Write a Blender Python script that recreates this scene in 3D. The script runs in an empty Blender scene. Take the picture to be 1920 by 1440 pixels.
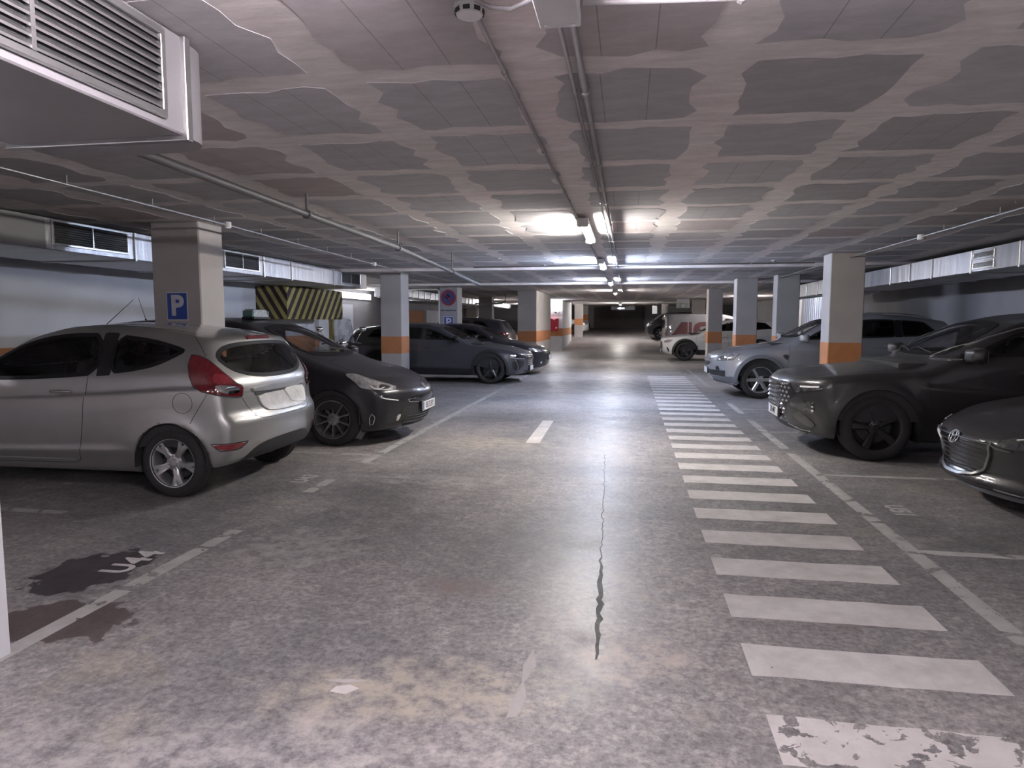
import bpy, bmesh, math, random
import numpy as np
from mathutils import Vector, Matrix
from mathutils.geometry import delaunay_2d_cdt

random.seed(7)
scene = bpy.context.scene
col = scene.collection

# ------------------------------------------------------------------ camera, world, exposure
FPX, VPX, HORIZON, EYE, CEIL = 1280.0, 1178.0, 603.0, 1.48, 2.58
pitch = math.atan((720 - HORIZON) / FPX)
yaw = math.atan((VPX - 960) / FPX * math.cos(pitch))
cam_data = bpy.data.cameras.new('camera')
cam_data.sensor_fit = 'HORIZONTAL'
cam_data.sensor_width = 36.0
cam_data.lens = 36.0 * FPX / 1920.0
cam_data.clip_end = 200
cam = bpy.data.objects.new('camera', cam_data)
cam.location = (0, 0, EYE)
cam.rotation_euler = (math.pi / 2 - pitch, 0, yaw)
col.objects.link(cam)
scene.camera = cam

world = bpy.data.worlds.new('world')
scene.world = world
world.use_nodes = True
bg = world.node_tree.nodes['Background']
bg.inputs[0].default_value = (0.80, 0.82, 0.92, 1)
bg.inputs[1].default_value = 0.16

scene.view_settings.view_transform = 'Standard'
scene.view_settings.look = 'None'
scene.view_settings.gamma = 1.0
scene.view_settings.use_curve_mapping = False
scene.view_settings.exposure = 2.6
scene.cycles.use_denoising = True
scene.cycles.max_bounces = 5
scene.cycles.diffuse_bounces = 3
scene.cycles.glossy_bounces = 3
scene.cycles.transparent_max_bounces = 8
scene.cycles.adaptive_threshold = 0.12
scene.cycles.use_light_tree = False
scene.cycles.sample_clamp_indirect = 6.0
scene.cycles.caustics_reflective = False
scene.cycles.caustics_refractive = False

# ------------------------------------------------------------------ materials
MATS = {}
def new_mat(name):
    m = bpy.data.materials.new(name)
    m.use_nodes = True
    MATS[name] = m
    nt = m.node_tree
    return m, nt, nt.nodes['Principled BSDF']

def node(nt, typ, **kw):
    n = nt.nodes.new(typ)
    for k, v in kw.items():
        if hasattr(n, k):
            setattr(n, k, v)
        else:
            n.inputs[k].default_value = v
    return n

def mat(name, c, rough=0.5, metal=0.0, var=0.06, scale=6.0, coat=0.0, bump=0.0, spec=0.5, emit=None, estr=0.0):
    """plain procedural material: colour with a slight noise in tone and roughness"""
    if name in MATS: return MATS[name]
    m, nt, b = new_mat(name)
    tc = node(nt, 'ShaderNodeTexCoord')
    nz = node(nt, 'ShaderNodeTexNoise', Scale=scale, Detail=2.0)
    nt.links.new(tc.outputs['Object'], nz.inputs['Vector'])
    r = node(nt, 'ShaderNodeValToRGB')
    e = r.color_ramp.elements
    e[0].position, e[1].position = 0.3, 0.7
    e[0].color = (*[max(0, x * (1 - var)) for x in c], 1)
    e[1].color = (*[min(1, x * (1 + var)) for x in c], 1)
    nt.links.new(nz.outputs['Fac'], r.inputs['Fac'])
    nt.links.new(r.outputs['Color'], b.inputs['Base Color'])
    b.inputs['Roughness'].default_value = rough
    b.inputs['Metallic'].default_value = metal
    b.inputs['Specular IOR Level'].default_value = spec
    b.inputs['Coat Weight'].default_value = coat
    b.inputs['Coat Roughness'].default_value = 0.03
    if bump:
        bp = node(nt, 'ShaderNodeBump', Strength=bump, Distance=0.01)
        nt.links.new(nz.outputs['Fac'], bp.inputs['Height'])
        nt.links.new(bp.outputs['Normal'], b.inputs['Normal'])
    if emit:
        b.inputs['Emission Color'].default_value = (*emit, 1)
        b.inputs['Emission Strength'].default_value = estr
    return m

def paint(name, c, metal=0.0, rough=0.35, coat=1.0, spec=0.5):
    return mat(name, c, rough, metal, 0.03, 3.0, coat=coat, spec=spec)

def ramp(nt, fac, stops):
    r = node(nt, 'ShaderNodeValToRGB')
    el = r.color_ramp.elements
    while len(el) < len(stops): el.new(0.5)
    for e, (p, c) in zip(el, stops):
        e.position = p
        e.color = (*c, 1) if len(c) == 3 else c
    nt.links.new(fac, r.inputs['Fac'])
    return r.outputs['Color']

def mix(nt, fac, a, b, mode='MIX'):
    n = nt.nodes.new('ShaderNodeMix'); n.data_type = 'RGBA'; n.blend_type = mode
    for i, v in ((0, fac), (6, a), (7, b)):
        if isinstance(v, (int, float)): n.inputs[i].default_value = v
        elif isinstance(v, tuple): n.inputs[i].default_value = (*v, 1) if len(v) == 3 else v
        else: nt.links.new(v, n.inputs[i])
    return n.outputs[2]

def noise(nt, vec, scale, detail=5.0, rough=0.6, dist=0.0):
    n = node(nt, 'ShaderNodeTexNoise', Scale=scale, Detail=detail, Roughness=rough, Distortion=dist)
    nt.links.new(vec, n.inputs['Vector'])
    return n.outputs['Fac']

def mapped(nt, scale=(1, 1, 1), loc=(0, 0, 0)):
    tc = node(nt, 'ShaderNodeTexCoord')
    mp = nt.nodes.new('ShaderNodeMapping')
    mp.inputs['Scale'].default_value = scale
    mp.inputs['Location'].default_value = loc
    nt.links.new(tc.outputs['Object'], mp.inputs['Vector'])
    return mp.outputs['Vector']

def spot(nt, n, cx, cy, rx, ry, edge=0.35, jit=1.0, top=1.0):
    """a stain mask: soft or ragged ellipse on the floor"""
    tc = node(nt, 'ShaderNodeTexCoord')
    a = nt.nodes.new('ShaderNodeVectorMath'); a.operation = 'SUBTRACT'; a.inputs[1].default_value = (cx, cy, 0)
    nt.links.new(tc.outputs['Object'], a.inputs[0])
    b = nt.nodes.new('ShaderNodeVectorMath'); b.operation = 'MULTIPLY'; b.inputs[1].default_value = (1 / rx, 1 / ry, 0)
    nt.links.new(a.outputs[0], b.inputs[0])
    l = nt.nodes.new('ShaderNodeVectorMath'); l.operation = 'LENGTH'
    nt.links.new(b.outputs[0], l.inputs[0])
    m = nt.nodes.new('ShaderNodeMath'); m.operation = 'MULTIPLY_ADD'; m.inputs[1].default_value = jit; 
    nt.links.new(n, m.inputs[0])
    k = nt.nodes.new('ShaderNodeMath'); k.operation = 'SUBTRACT'; k.inputs[1].default_value = jit * .5
    nt.links.new(l.outputs['Value'], k.inputs[0]); nt.links.new(k.outputs[0], m.inputs[2])
    return ramp(nt, m.outputs[0], [(max(0.0, .8 - edge), (top, top, top)), (.8, (0, 0, 0))])

def make_floor_mat():
    m, nt, b = new_mat('polished_concrete')
    v = mapped(nt)
    big = noise(nt, v, 0.35, 4, 0.55, 0.6)
    mid = noise(nt, v, 1.7, 6, 0.68, 0.8)
    fine = noise(nt, v, 9.0, 5, 0.75)
    speck = noise(nt, v, 30.0, 4, 0.8)
    c1 = ramp(nt, mid, [(0.30, (.20, .196, .20)), (0.50, (.29, .282, .284)), (0.72, (.41, .395, .385))])
    c2 = ramp(nt, fine, [(0.32, (.13, .126, .13)), (0.52, (.30, .29, .29)), (0.72, (.58, .55, .53))])
    c = mix(nt, 0.55, c1, c2)
    c3 = ramp(nt, speck, [(0.36, (.35, .35, .36)), (0.60, (1.35, 1.3, 1.28))])
    c = mix(nt, 0.7, c, c3, 'MULTIPLY')
    # large tone changes: swept grey paths and paler worn fields
    c4 = ramp(nt, big, [(0.36, (.60, .615, .65)), (0.60, (1.30, 1.26, 1.25))])
    c = mix(nt, 0.8, c, c4, 'MULTIPLY')
    # yellowish mineral stains and reddish ones
    ye = ramp(nt, noise(nt, mapped(nt, loc=(3.7, 1.2, 0)), 0.9, 4, 0.7, 0.5), [(0.60, (0, 0, 0)), (0.74, (.55, .55, .55))])
    c = mix(nt, ye, c, (.47, .41, .31))
    re = ramp(nt, noise(nt, mapped(nt, loc=(-5.1, 8.3, 0)), 1.3, 4, 0.7, 0.4), [(0.62, (0, 0, 0)), (0.76, (.4, .4, .4))])
    c = mix(nt, re, c, (.27, .195, .18))
    # stains that lie where they lie: sand, plaster, rust and oil
    mott = ramp(nt, fine, [(.40, (.12, .12, .12)), (.58, (1.25, 1.25, 1.25))])
    na = noise(nt, v, 3.0, 5, 0.62, 0.3); nb = noise(nt, v, 6.0, 5, 0.62, 0.3)
    for cx, cy, rx, ry, cc, e, j, n_, tp in (
            (-1.7, 8.1, 1.3, .62, (.46, .41, .34), .6, 1.2, 2.5, .65), (-.62, 2.58, .62, .30, (.50, .45, .37), .5, 1.9, 5.0, .55),
            (-1.06, 2.45, .60, .32, (.46, .41, .34), .5, 1.9, 6.0, .6), (.06, 2.95, .40, .30, (.50, .43, .38), .5, 1.9, 6.0, .6),
            (-.9, 3.62, .34, .22, (.25, .17, .155), .5, 1.4, 5.0, .7), (-2.1, 4.1, .6, .5, (.44, .42, .41), .3, 2.2, 6.0, .55),
            (-1.3, 1.9, 1.8, .55, (.50, .47, .46), .6, 1.8, 3.0, .6), (-3.3, 1.6, 1.2, .7, (.46, .44, .43), .6, 1.2, 3.0, .6),
            (-1.75, 6.1, .9, .25, (.46, .45, .44), .2, 2.0, 5.0, .5),
            (-2.75, 2.84, .44, .30, (.085, .06, .06), .05, 1.3, 6.0, .85), (-3.14, 3.48, .34, .46, (.040, .032, .038), .05, 1.2, 6.0, .92)):
        k_ = spot(nt, na if n_ < 4 else nb, cx, cy, rx, ry, e, j, tp)
        if e > .1: k_ = mix(nt, 1.0, k_, mott, 'MULTIPLY')
        c = mix(nt, k_, c, cc)
    # dark tyre-polished lane centre
    c = mix(nt, spot(nt, big, -.6, 4.3, 1.0, 1.5, .7, .9, .55), c, (.155, .155, .165))
    nt.links.new(c, b.inputs['Base Color'])
    rr = ramp(nt, na, [(0.30, (.30, .30, .30)), (0.52, (.44, .44, .44)), (0.72, (.60, .60, .60))])
    rr = mix(nt, spot(nt, mid, -.25, 6.5, 1.1, 5.5, .7, .8, .75), rr, (.42, .42, .42))
    rr = mix(nt, spot(nt, nb, -.22, 3.7, .55, 1.1, .25, 1.6, .9), rr, (.37, .37, .37))
    rr = mix(nt, ramp(nt, fine, [(.35, (0, 0, 0)), (.7, (.5, .5, .5))]), rr, (.5, .5, .5))
    nt.links.new(rr, b.inputs['Roughness'])
    b.inputs['Specular IOR Level'].default_value = 0.5
    bp = node(nt, 'ShaderNodeBump', Strength=0.10, Distance=0.01)
    nt.links.new(mid, bp.inputs['Height'])
    nt.links.new(bp.outputs['Normal'], b.inputs['Normal'])
    return m

def make_ceiling_mat():
    m, nt, b = new_mat('ceiling_mortar')
    v = mapped(nt)
    n1 = noise(nt, v, 0.6, 5, 0.6, 0.3)
    n2 = noise(nt, mapped(nt, (1, 3.5, 1)), 4.0, 8, 0.75)
    c = ramp(nt, n1, [(.30, (.72, .69, .67)), (.5, (.80, .755, .745)), (.64, (.80, .715, .71)), (.74, (.62, .50, .48))])
    c2 = ramp(nt, n2, [(.3, (.7, .69, .68)), (.7, (1.22, 1.2, 1.2))])
    c = mix(nt, 0.7, c, c2, 'MULTIPLY')
    nt.links.new(c, b.inputs['Base Color'])
    b.inputs['Roughness'].default_value = 0.95
    bp = node(nt, 'ShaderNodeBump', Strength=0.25, Distance=0.01)
    nt.links.new(n2, bp.inputs['Height']); nt.links.new(bp.outputs['Normal'], b.inputs['Normal'])
    return m

def make_block_mat():
    m, nt, b = new_mat('ceiling_block_concrete')
    v = mapped(nt)
    oi = nt.nodes.new('ShaderNodeObjectInfo')
    tone = ramp(nt, oi.outputs['Random'], [(0, (.43, .415, .43)), (.45, (.51, .495, .515)), (.8, (.56, .545, .565)), (1, (.50, .43, .43))])
    n2 = noise(nt, mapped(nt, (1, 2.5, 1)), 3.0, 8, 0.7)
    c = mix(nt, 0.6, tone, ramp(nt, n2, [(.3, (.72, .72, .72)), (.7, (1.25, 1.24, 1.24))]), 'MULTIPLY')
    # hairline joints where the hollow blocks meet
    tc = node(nt, 'ShaderNodeTexCoord'); sx = nt.nodes.new('ShaderNodeSeparateXYZ'); nt.links.new(tc.outputs['Object'], sx.inputs[0])
    def mth(op, a, b=None):
        q = nt.nodes.new('ShaderNodeMath'); q.operation = op
        for i, v_ in enumerate((a, b)):
            if v_ is None: continue
            if isinstance(v_, (int, float)): q.inputs[i].default_value = v_
            else: nt.links.new(v_, q.inputs[i])
        return q.outputs[0]
    dline = mth('ABSOLUTE', mth('SUBTRACT', mth('ABSOLUTE', sx.outputs[0]), .11))
    on = mth('MULTIPLY', mth('LESS_THAN', dline, .0022), mth('GREATER_THAN', mth('FRACT', mth('MULTIPLY', oi.outputs['Random'], 7.3)), .45))
    c = mix(nt, mth('MULTIPLY', on, .5), c, (.08, .075, .08))
    nt.links.new(c, b.inputs['Base Color'])
    b.inputs['Roughness'].default_value = 0.95
    return m

def make_worn_paint(name, c, wear, scale, grime=0.5):
    """floor paint with flaked spots where the concrete shows through"""
    m, nt, b = new_mat(name)
    v = mapped(nt)
    n1 = noise(nt, v, scale, 6, 0.6, 0.4)
    n2 = noise(nt, v, 5.0, 8, 0.7)
    col_ = mix(nt, grime, c, ramp(nt, n2, [(.3, (.62, .60, .58)), (.62, (1, 1, 1))]), 'MULTIPLY')
    nt.links.new(col_, b.inputs['Base Color'])
    b.inputs['Roughness'].default_value = 0.55
    a = ramp(nt, n1, [(wear - .03, (0, 0, 0)), (wear, (1, 1, 1))])
    nt.links.new(a, b.inputs['Alpha'])
    return m

def make_stain(name, c, rough):
    m, nt, b = new_mat(name)
    n1 = noise(nt, mapped(nt), 5.0, 6, 0.65)
    nt.links.new(ramp(nt, n1, [(.3, tuple(x * .7 for x in c)), (.7, tuple(x * 1.5 for x in c))]), b.inputs['Base Color'])
    b.inputs['Roughness'].default_value = rough
    nt.links.new(ramp(nt, n1, [(.28, (.78, .78, .78)), (.75, (.5, .5, .5))]), b.inputs['Alpha'])
    return m

def make_glass(name, tint=(.80, .81, .82), rough=0.02):
    m = bpy.data.materials.new(name); m.use_nodes = True; MATS[name] = m
    nt = m.node_tree; nt.nodes.clear()
    out = nt.nodes.new('ShaderNodeOutputMaterial')
    tr = nt.nodes.new('ShaderNodeBsdfTransparent')
    nz = noise(nt, mapped(nt), 2.0, 3)
    nt.links.new(ramp(nt, nz, [(.3, tuple(x * .93 for x in tint)), (.7, tint)]), tr.inputs['Color'])
    gl = nt.nodes.new('ShaderNodeBsdfGlossy'); gl.inputs['Roughness'].default_value = rough
    fr = nt.nodes.new('ShaderNodeFresnel'); fr.inputs['IOR'].default_value = 1.5
    mx = nt.nodes.new('ShaderNodeMixShader')
    nt.links.new(fr.outputs[0], mx.inputs[0]); nt.links.new(tr.outputs[0], mx.inputs[1]); nt.links.new(gl.outputs[0], mx.inputs[2])
    nt.links.new(mx.outputs[0], out.inputs['Surface'])
    return m

def make_sheet_metal():
    """galvanised duct sheet with spangle and long soft dents"""
    m, nt, b = new_mat('galvanised_sheet')
    v = mapped(nt)
    n1 = noise(nt, mapped(nt, (1, 6, .6)), 1.4, 4, 0.6)
    n2 = noise(nt, v, 30.0, 3, 0.6)
    nt.links.new(mix(nt, 0.5, ramp(nt, n1, [(.3, (.42, .42, .45)), (.7, (.62, .62, .66))]), ramp(nt, n2, [(.3, (.8, .8, .8)), (.7, (1.1, 1.1, 1.1))]), 'MULTIPLY'), b.inputs['Base Color'])
    b.inputs['Metallic'].default_value = 0.85
    nt.links.new(ramp(nt, n2, [(.3, (.28, .28, .28)), (.7, (.45, .45, .45))]), b.inputs['Roughness'])
    bp = node(nt, 'ShaderNodeBump', Strength=0.5, Distance=0.02)
    nt.links.new(n1, bp.inputs['Height']); nt.links.new(bp.outputs['Normal'], b.inputs['Normal'])
    return m

FLOOR = make_floor_mat()
CEILM = make_ceiling_mat()
BLOCKM = make_block_mat()
ZEBRA = make_worn_paint('zebra_paint', (.70, .67, .66), 0.30, 9.0, 0.75)
ZEBRA_OLD = make_worn_paint('flaked_zebra_paint', (.70, .66, .65), 0.47, 9.0, 0.6)
LINE = make_worn_paint('line_paint', (.52, .51, .50), 0.42, 7.0, 0.8)
DIGIT = make_worn_paint('stencil_paint', (.62, .60, .60), 0.30, 14.0, 0.6)
STAIN = make_stain('oil_stain', (.035, .028, .03), 0.35)
STAIN2 = make_stain('rust_stain', (.075, .055, .055), 0.45)
DAMP = make_stain('joint_dirt', (.06, .058, .06), 0.6)
SAND = make_stain('sandy_stain', (.42, .36, .28), 0.7)
SCUFF = make_stain('plaster_scuff', (.62, .585, .575), 0.8)
GLASS = make_glass('car_glass')
GLASS_DARK = make_glass('privacy_glass', (.16, .16, .17))
SHEET = make_sheet_metal()
WALLM = mat('white_wall_paint', (.66, .67, .73), .8, var=.06, scale=1.2, bump=.1)
WALLG = mat('grey_wall_paint', (.36, .35, .37), .85, var=.10, scale=1.0, bump=.1)
PILLAR = mat('pillar_plaster', (.47, .44, .43), .85, var=.08, scale=2.0, bump=.12)
PILLARW = mat('white_pillar_paint', (.70, .70, .73), .8, var=.05, scale=2.0, bump=.08)
ORANGE = mat('orange_band_paint', (.52, .215, .09), .7, var=.08, scale=5)
BLACKP = mat('black_plastic', (.022, .021, .023), .55, var=.1, scale=20)
GLOSSB = mat('gloss_black', (.014, .013, .015), .2, coat=.3)
SEALB = mat('window_seal_black', (.012, .012, .013), .45, spec=.2)
SATIND = mat('dark_satin_trim', (.20, .20, .20), .3, .85)
RUBBER = mat('tyre_rubber', (.020, .019, .020), .8, var=.15, scale=30, bump=.1)
LINER = mat('dark_lining', (.030, .029, .031), .9, var=.1)
CHROME = mat('chrome', (.75, .75, .77), .10, 1.0, var=.03)
SATIN = mat('satin_silver', (.60, .60, .60), .28, .9, var=.04)
ALLOY = mat('alloy_silver', (.52, .52, .53), .30, .85, var=.05)
ALLOYD = mat('dark_alloy', (.07, .07, .075), .28, .7, var=.05)
STEELD = mat('brake_steel', (.06, .058, .06), .6, .4)
LAMPB = mat('lamp_bowl', (.42, .42, .44), .16, .6, var=.25, scale=30, coat=1.0)
LAMPD = mat('lamp_bowl_smoked', (.06, .06, .065), .12, .4, var=.25, scale=30, coat=1.0)
REFL = mat('lamp_reflector', (.82, .82, .84), .07, 1.0, var=.08, scale=40)
LEDW = mat('white_light_guide', (.80, .80, .80), .2, 0.0, var=.02, coat=1)
REDL = mat('red_lens', (.13, .007, .013), .12, 0.0, var=.25, scale=24, coat=1.0)
REDL2 = mat('bright_red_lens', (.22, .02, .03), .12, 0.0, var=.2, scale=30, coat=1.0)
PLATEW = mat('plate_white', (.72, .72, .72), .4)
PLATEB = mat('plate_blue', (.03, .07, .30), .4)
INK = mat('black_ink', (.02, .02, .02), .6)
SEATM = mat('seat_cloth', (.045, .042, .045), .9, var=.15, scale=40)
TAPE = mat('crumpled_white_film', (.74, .74, .73), .35, var=.10, scale=9, bump=1.0)
CONDUIT = mat('steel_conduit', (.42, .41, .42), .35, .8)
PIPEG = mat('grey_pipe', (.30, .29, .30), .5, .3, bump=.05)
WHITEP = mat('white_plastic', (.68, .67, .68), .5)
SIGNB = mat('sign_blue', (.04, .09, .42), .5)
SIGNW = mat('sign_white', (.66, .67, .72), .5)
SIGNR = mat('sign_red', (.30, .03, .05), .5)
FIRE = mat('fire_red', (.50, .03, .06), .4, coat=.4)
YELLOW = mat('hazard_yellow', (.42, .36, .13), .7, var=.12, scale=6)
HAZB = mat('hazard_black', (.035, .025, .022), .7, var=.2, scale=6)
DOORD = mat('dark_door_paint', (.15, .12, .125), .6, var=.1)

# ------------------------------------------------------------------ object helpers
def link(o, parent=None, **props):
    col.objects.link(o)
    if parent is not None: o.parent = parent
    for k, v in props.items():
        if v is not None: o[k] = v
    return o

def thing(name, label, cat, loc=(0, 0, 0), rz=0.0, group=None):
    o = bpy.data.objects.new(name, None)
    o.empty_display_size = 0.2
    o.location = loc; o.rotation_euler = (0, 0, rz)
    return link(o, None, label=label, category=cat, group=group)

def mesh_obj(name, verts, faces, m, parent=None, smooth=False, **props):
    me = bpy.data.meshes.new(name)
    me.from_pydata([tuple(map(float, v)) for v in verts], [], [tuple(map(int, f)) for f in faces])
    me.validate(); me.update()
    if smooth: me.shade_smooth()
    if m: me.materials.append(m)
    return link(bpy.data.objects.new(name, me), parent, **props)

def bm_obj(name, bm, m, parent=None, smooth=False, angle=None, **props):
    me = bpy.data.meshes.new(name)
    bmesh.ops.recalc_face_normals(bm, faces=bm.faces)
    bm.to_mesh(me); bm.free()
    if smooth: me.shade_smooth()
    if angle is not None:
        me.shade_smooth(); me.set_sharp_from_angle(angle=math.radians(angle))
    if m: me.materials.append(m)
    return link(bpy.data.objects.new(name, me), parent, **props)

def bx(bm, x0, x1, y0, y1, z0, z1, bev=0.0, seg=1, M=None):
    r = bmesh.ops.create_cube(bm, size=1.0)
    vs = r['verts']
    for v in vs:
        v.co = Vector(((x0 + x1) / 2 + v.co.x * (x1 - x0), (y0 + y1) / 2 + v.co.y * (y1 - y0), (z0 + z1) / 2 + v.co.z * (z1 - z0)))
    if bev > 0:
        es = list({e for v in vs for e in v.link_edges})
        rb = bmesh.ops.bevel(bm, geom=es, offset=bev, segments=seg, profile=0.6, affect='EDGES')
        vs = list({v for f in rb['faces'] for v in f.verts} | {v for v in vs if v.is_valid})
    if M is not None:
        for v in vs: v.co = M @ v.co
    return vs

def cyl(bm, p0, p1, r0, r1=None, n=12, caps=True):
    p0, p1 = Vector(p0), Vector(p1); d = p1 - p0; r1 = r0 if r1 is None else r1
    M = Matrix.Translation((p0 + p1) / 2) @ d.to_track_quat('Z', 'Y').to_matrix().to_4x4()
    return bmesh.ops.create_cone(bm, cap_ends=caps, segments=n, radius1=r0, radius2=r1, depth=d.length, matrix=M)['verts']

def tube(bm, pts, r, n=8):
    """a round tube along a polyline"""
    pts = [Vector(p) for p in pts]
    rings = []
    up = Vector((0, 0, 1))
    for i, p in enumerate(pts):
        t = (pts[min(i + 1, len(pts) - 1)] - pts[max(i - 1, 0)]).normalized()
        a = t.cross(up)
        if a.length < 1e-3: a = t.cross(Vector((1, 0, 0)))
        a.normalize(); b = t.cross(a)
        rr = r[i] if isinstance(r, (list, tuple)) else r
        rings.append([bm.verts.new(p + (a * math.cos(k * 2 * math.pi / n) + b * math.sin(k * 2 * math.pi / n)) * rr) for k in range(n)])
    for A, B in zip(rings, rings[1:]):
        for k in range(n):
            bm.faces.new((A[k], A[(k + 1) % n], B[(k + 1) % n], B[k]))
    bm.faces.new(rings[0][::-1]); bm.faces.new(rings[-1])

def lathe(bm, prof, n=32, axis='Y', c=(0, 0, 0), closed=False):
    """revolve (radius, offset) pairs about an axis"""
    rings = []
    for r, o in prof:
        ring = []
        for k in range(n):
            a = 2 * math.pi * k / n
            if axis == 'Y': p = (c[0] + r * math.cos(a), c[1] + o, c[2] + r * math.sin(a))
            elif axis == 'Z': p = (c[0] + r * math.cos(a), c[1] + r * math.sin(a), c[2] + o)
            else: p = (c[0] + o, c[1] + r * math.cos(a), c[2] + r * math.sin(a))
            ring.append(bm.verts.new(p))
        rings.append(ring)
    prs = list(zip(rings, rings[1:])) + ([(rings[-1], rings[0])] if closed else [])
    for A, B in prs:
        for k in range(n):
            bm.faces.new((A[k], A[(k + 1) % n], B[(k + 1) % n], B[k]))

def box_obj(name, x0, x1, y0, y1, z0, z1, m, parent=None, bev=0.0, seg=1, **props):
    bm = bmesh.new(); bx(bm, x0, x1, y0, y1, z0, z1, bev, seg)
    return bm_obj(name, bm, m, parent, **props)

def text_mesh(name, txt, size, m, parent, M, extrude=0.001, spacing=1.0, bold=0.0, sx=1.0):
    cu = bpy.data.curves.new(name, 'FONT')
    cu.body = txt; cu.size = size; cu.extrude = extrude; cu.align_x = 'CENTER'; cu.align_y = 'CENTER'
    cu.space_character = spacing; cu.resolution_u = 3; cu.offset = bold
    o = bpy.data.objects.new(name, cu)
    col.objects.link(o)
    dg = bpy.context.evaluated_depsgraph_get()
    me = bpy.data.meshes.new_from_object(o.evaluated_get(dg))
    bpy.data.objects.remove(o); bpy.data.curves.remove(cu)
    me.transform(M @ Matrix.Diagonal((sx, 1, 1, 1)))
    me.materials.clear(); me.materials.append(m)
    return link(bpy.data.objects.new(name, me), parent)

def frame_matrix(o, right, up):
    r = Vector(right).normalized(); u = Vector(up).normalized(); n = r.cross(u)
    return Matrix(((r.x, u.x, n.x, o[0]), (r.y, u.y, n.y, o[1]), (r.z, u.z, n.z, o[2]), (0, 0, 0, 1)))

# ------------------------------------------------------------------ the setting
def floor_z(y): return max(0.0, (y - 35.0) * 0.068)
ROWS = [-9, 0, 10, 20, 30, 35] + [36 + 2 * i for i in range(9)]
fv = [(x, y, floor_z(y)) for y in ROWS for x in (-22.0, -10.0, 0.0, 8.5)]
ff = [(r * 4 + k, r * 4 + k + 1, r * 4 + k + 5, r * 4 + k + 4) for r in range(len(ROWS) - 1) for k in range(3)]
floor = mesh_obj('floor', fv, ff, FLOOR, None, kind='structure')
ceiling = box_obj('ceiling', -22, 8.5, -9, 52, CEIL, CEIL + .3, CEILM, None, kind='structure')

def wall(name, x0, x1, y0, y1, m, z0=0.0, z1=CEIL, band=None):
    w = box_obj(name, x0, x1, y0, y1, z0, z1, m, None, kind='structure')
    if band:
        a0, a1, b0, b1, c0 = band
        box_obj('orange_band', a0, a1, b0, b1, c0 + .74, c0 + 1.15, ORANGE, w)
    return w
wall('wall_left', -7.95, -7.7, -9, 16.0, WALLM, band=(-7.702, -7.694, -9, 16.0, 0))
wall('wall_left_return', -22, -7.95, 15.8, 16.0, WALLM, band=(-22, -7.95, 15.998, 16.006, 0))
wall('wall_left_far', -22.2, -22, 16.0, 52, WALLG, band=(-22.002, -21.99, 16, 52, 0))
w_ = wall('wall_left_beyond', -9.5, -9.2, 18.5, 47, WALLG, band=(-9.202, -9.19, 18.5, 47, 0))
box_obj('orange_panel', -9.2, -9.185, 28.0, 30.2, 1.16, 1.95, ORANGE, w_)
box_obj('pale_panel', -9.2, -9.185, 30.6, 33.0, 1.16, 2.0, WALLM, w_); box_obj('pale_panel', -9.2, -9.185, 19.4, 22.0, .2, 2.05, WALLM, w_)
wall('wall_right', 7.2, 7.45, -9, 52, WALLG)
wall('wall_back', -7.7, 7.2, -9.2, -9, WALLG)
wall('wall_end', -22, 7.2, 50.0, 50.3, WALLG, 0, CEIL)
for k, y in enumerate((13.75, 19.4)):
    box_obj('trim_%d' % (k + 1), -7.6, 7.1, y, y + .35, CEIL - .06, CEIL + .01, CEILM, None, kind='structure')

# infill blocks of the slab: each a slab of its own with a ragged mortar edge
XR = [-1.31 + .86 * k for k in range(-6, 8)]
YR = [3.06 + .94 * k for k in range(-3, 34)]
variants = []
for k in range(12):
    rnd = random.Random(100 + k)
    pts = []
    hx, hy = .33, .385
    for (ax, ay, bx_, by_) in ((-hx, -hy, hx, -hy), (hx, -hy, hx, hy), (hx, hy, -hx, hy), (-hx, hy, -hx, -hy)):
        for t in (0.02, .17, .33, .5, .67, .84):
            long_edge = abs(bx_ - ax) < .01
            j = rnd.uniform(-.06, .04) if long_edge else rnd.uniform(-.035, .03)
            x = ax + (bx_ - ax) * t; y = ay + (by_ - ay) * t
            s = 1 + j / (hx if long_edge else hy)
            pts.append((x * (s if long_edge else 1 + rnd.uniform(-.03, .0)), y * (1 if long_edge else s)))
    n = len(pts)
    V = [(x, y, -.002) for x, y in pts] + [(x, y, .002) for x, y in pts]
    F = [tuple(range(n))[::-1]] + [(i, (i + 1) % n, n + (i + 1) % n, n + i) for i in range(n)]
    me = bpy.data.meshes.new('ceiling_block'); me.from_pydata(V, [], F); me.materials.append(BLOCKM)
    variants.append(me)
cells = []
for yi in range(len(YR) - 1):
    for xi in range(len(XR) - 1):
        cx, cy = (XR[xi] + XR[xi + 1]) / 2, (YR[yi] + YR[yi + 1]) / 2
        if cy < 1.2 or any(abs(cy - b - .17) < .45 for b in (13.75, 19.4)): continue
        if cx < -.9 * cy - .6 or cx > .62 * cy + .8: continue
        cells.append((math.hypot(cx, cy), cx, cy))
cells.sort()
far_v, far_f = [], []
for i, (d, cx, cy) in enumerate(cells):
    me = random.choice(variants)
    if i < 298:
        o = bpy.data.objects.new('ceiling_block', me)
        o.location = (cx + random.uniform(-.02, .02), cy + random.uniform(-.015, .015), CEIL)
        o.rotation_euler = (0, 0, random.choice((0, math.pi)))
        link(o, ceiling)
    else:
        b = len(far_v)
        far_v += [(v.co.x + cx, v.co.y + cy, v.co.z + CEIL) for v in me.vertices]
        far_f += [tuple(b + k for k in p.vertices) for p in me.polygons]
if far_v: mesh_obj('distant_ceiling_blocks', far_v, far_f, BLOCKM, ceiling, kind='stuff')

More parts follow.
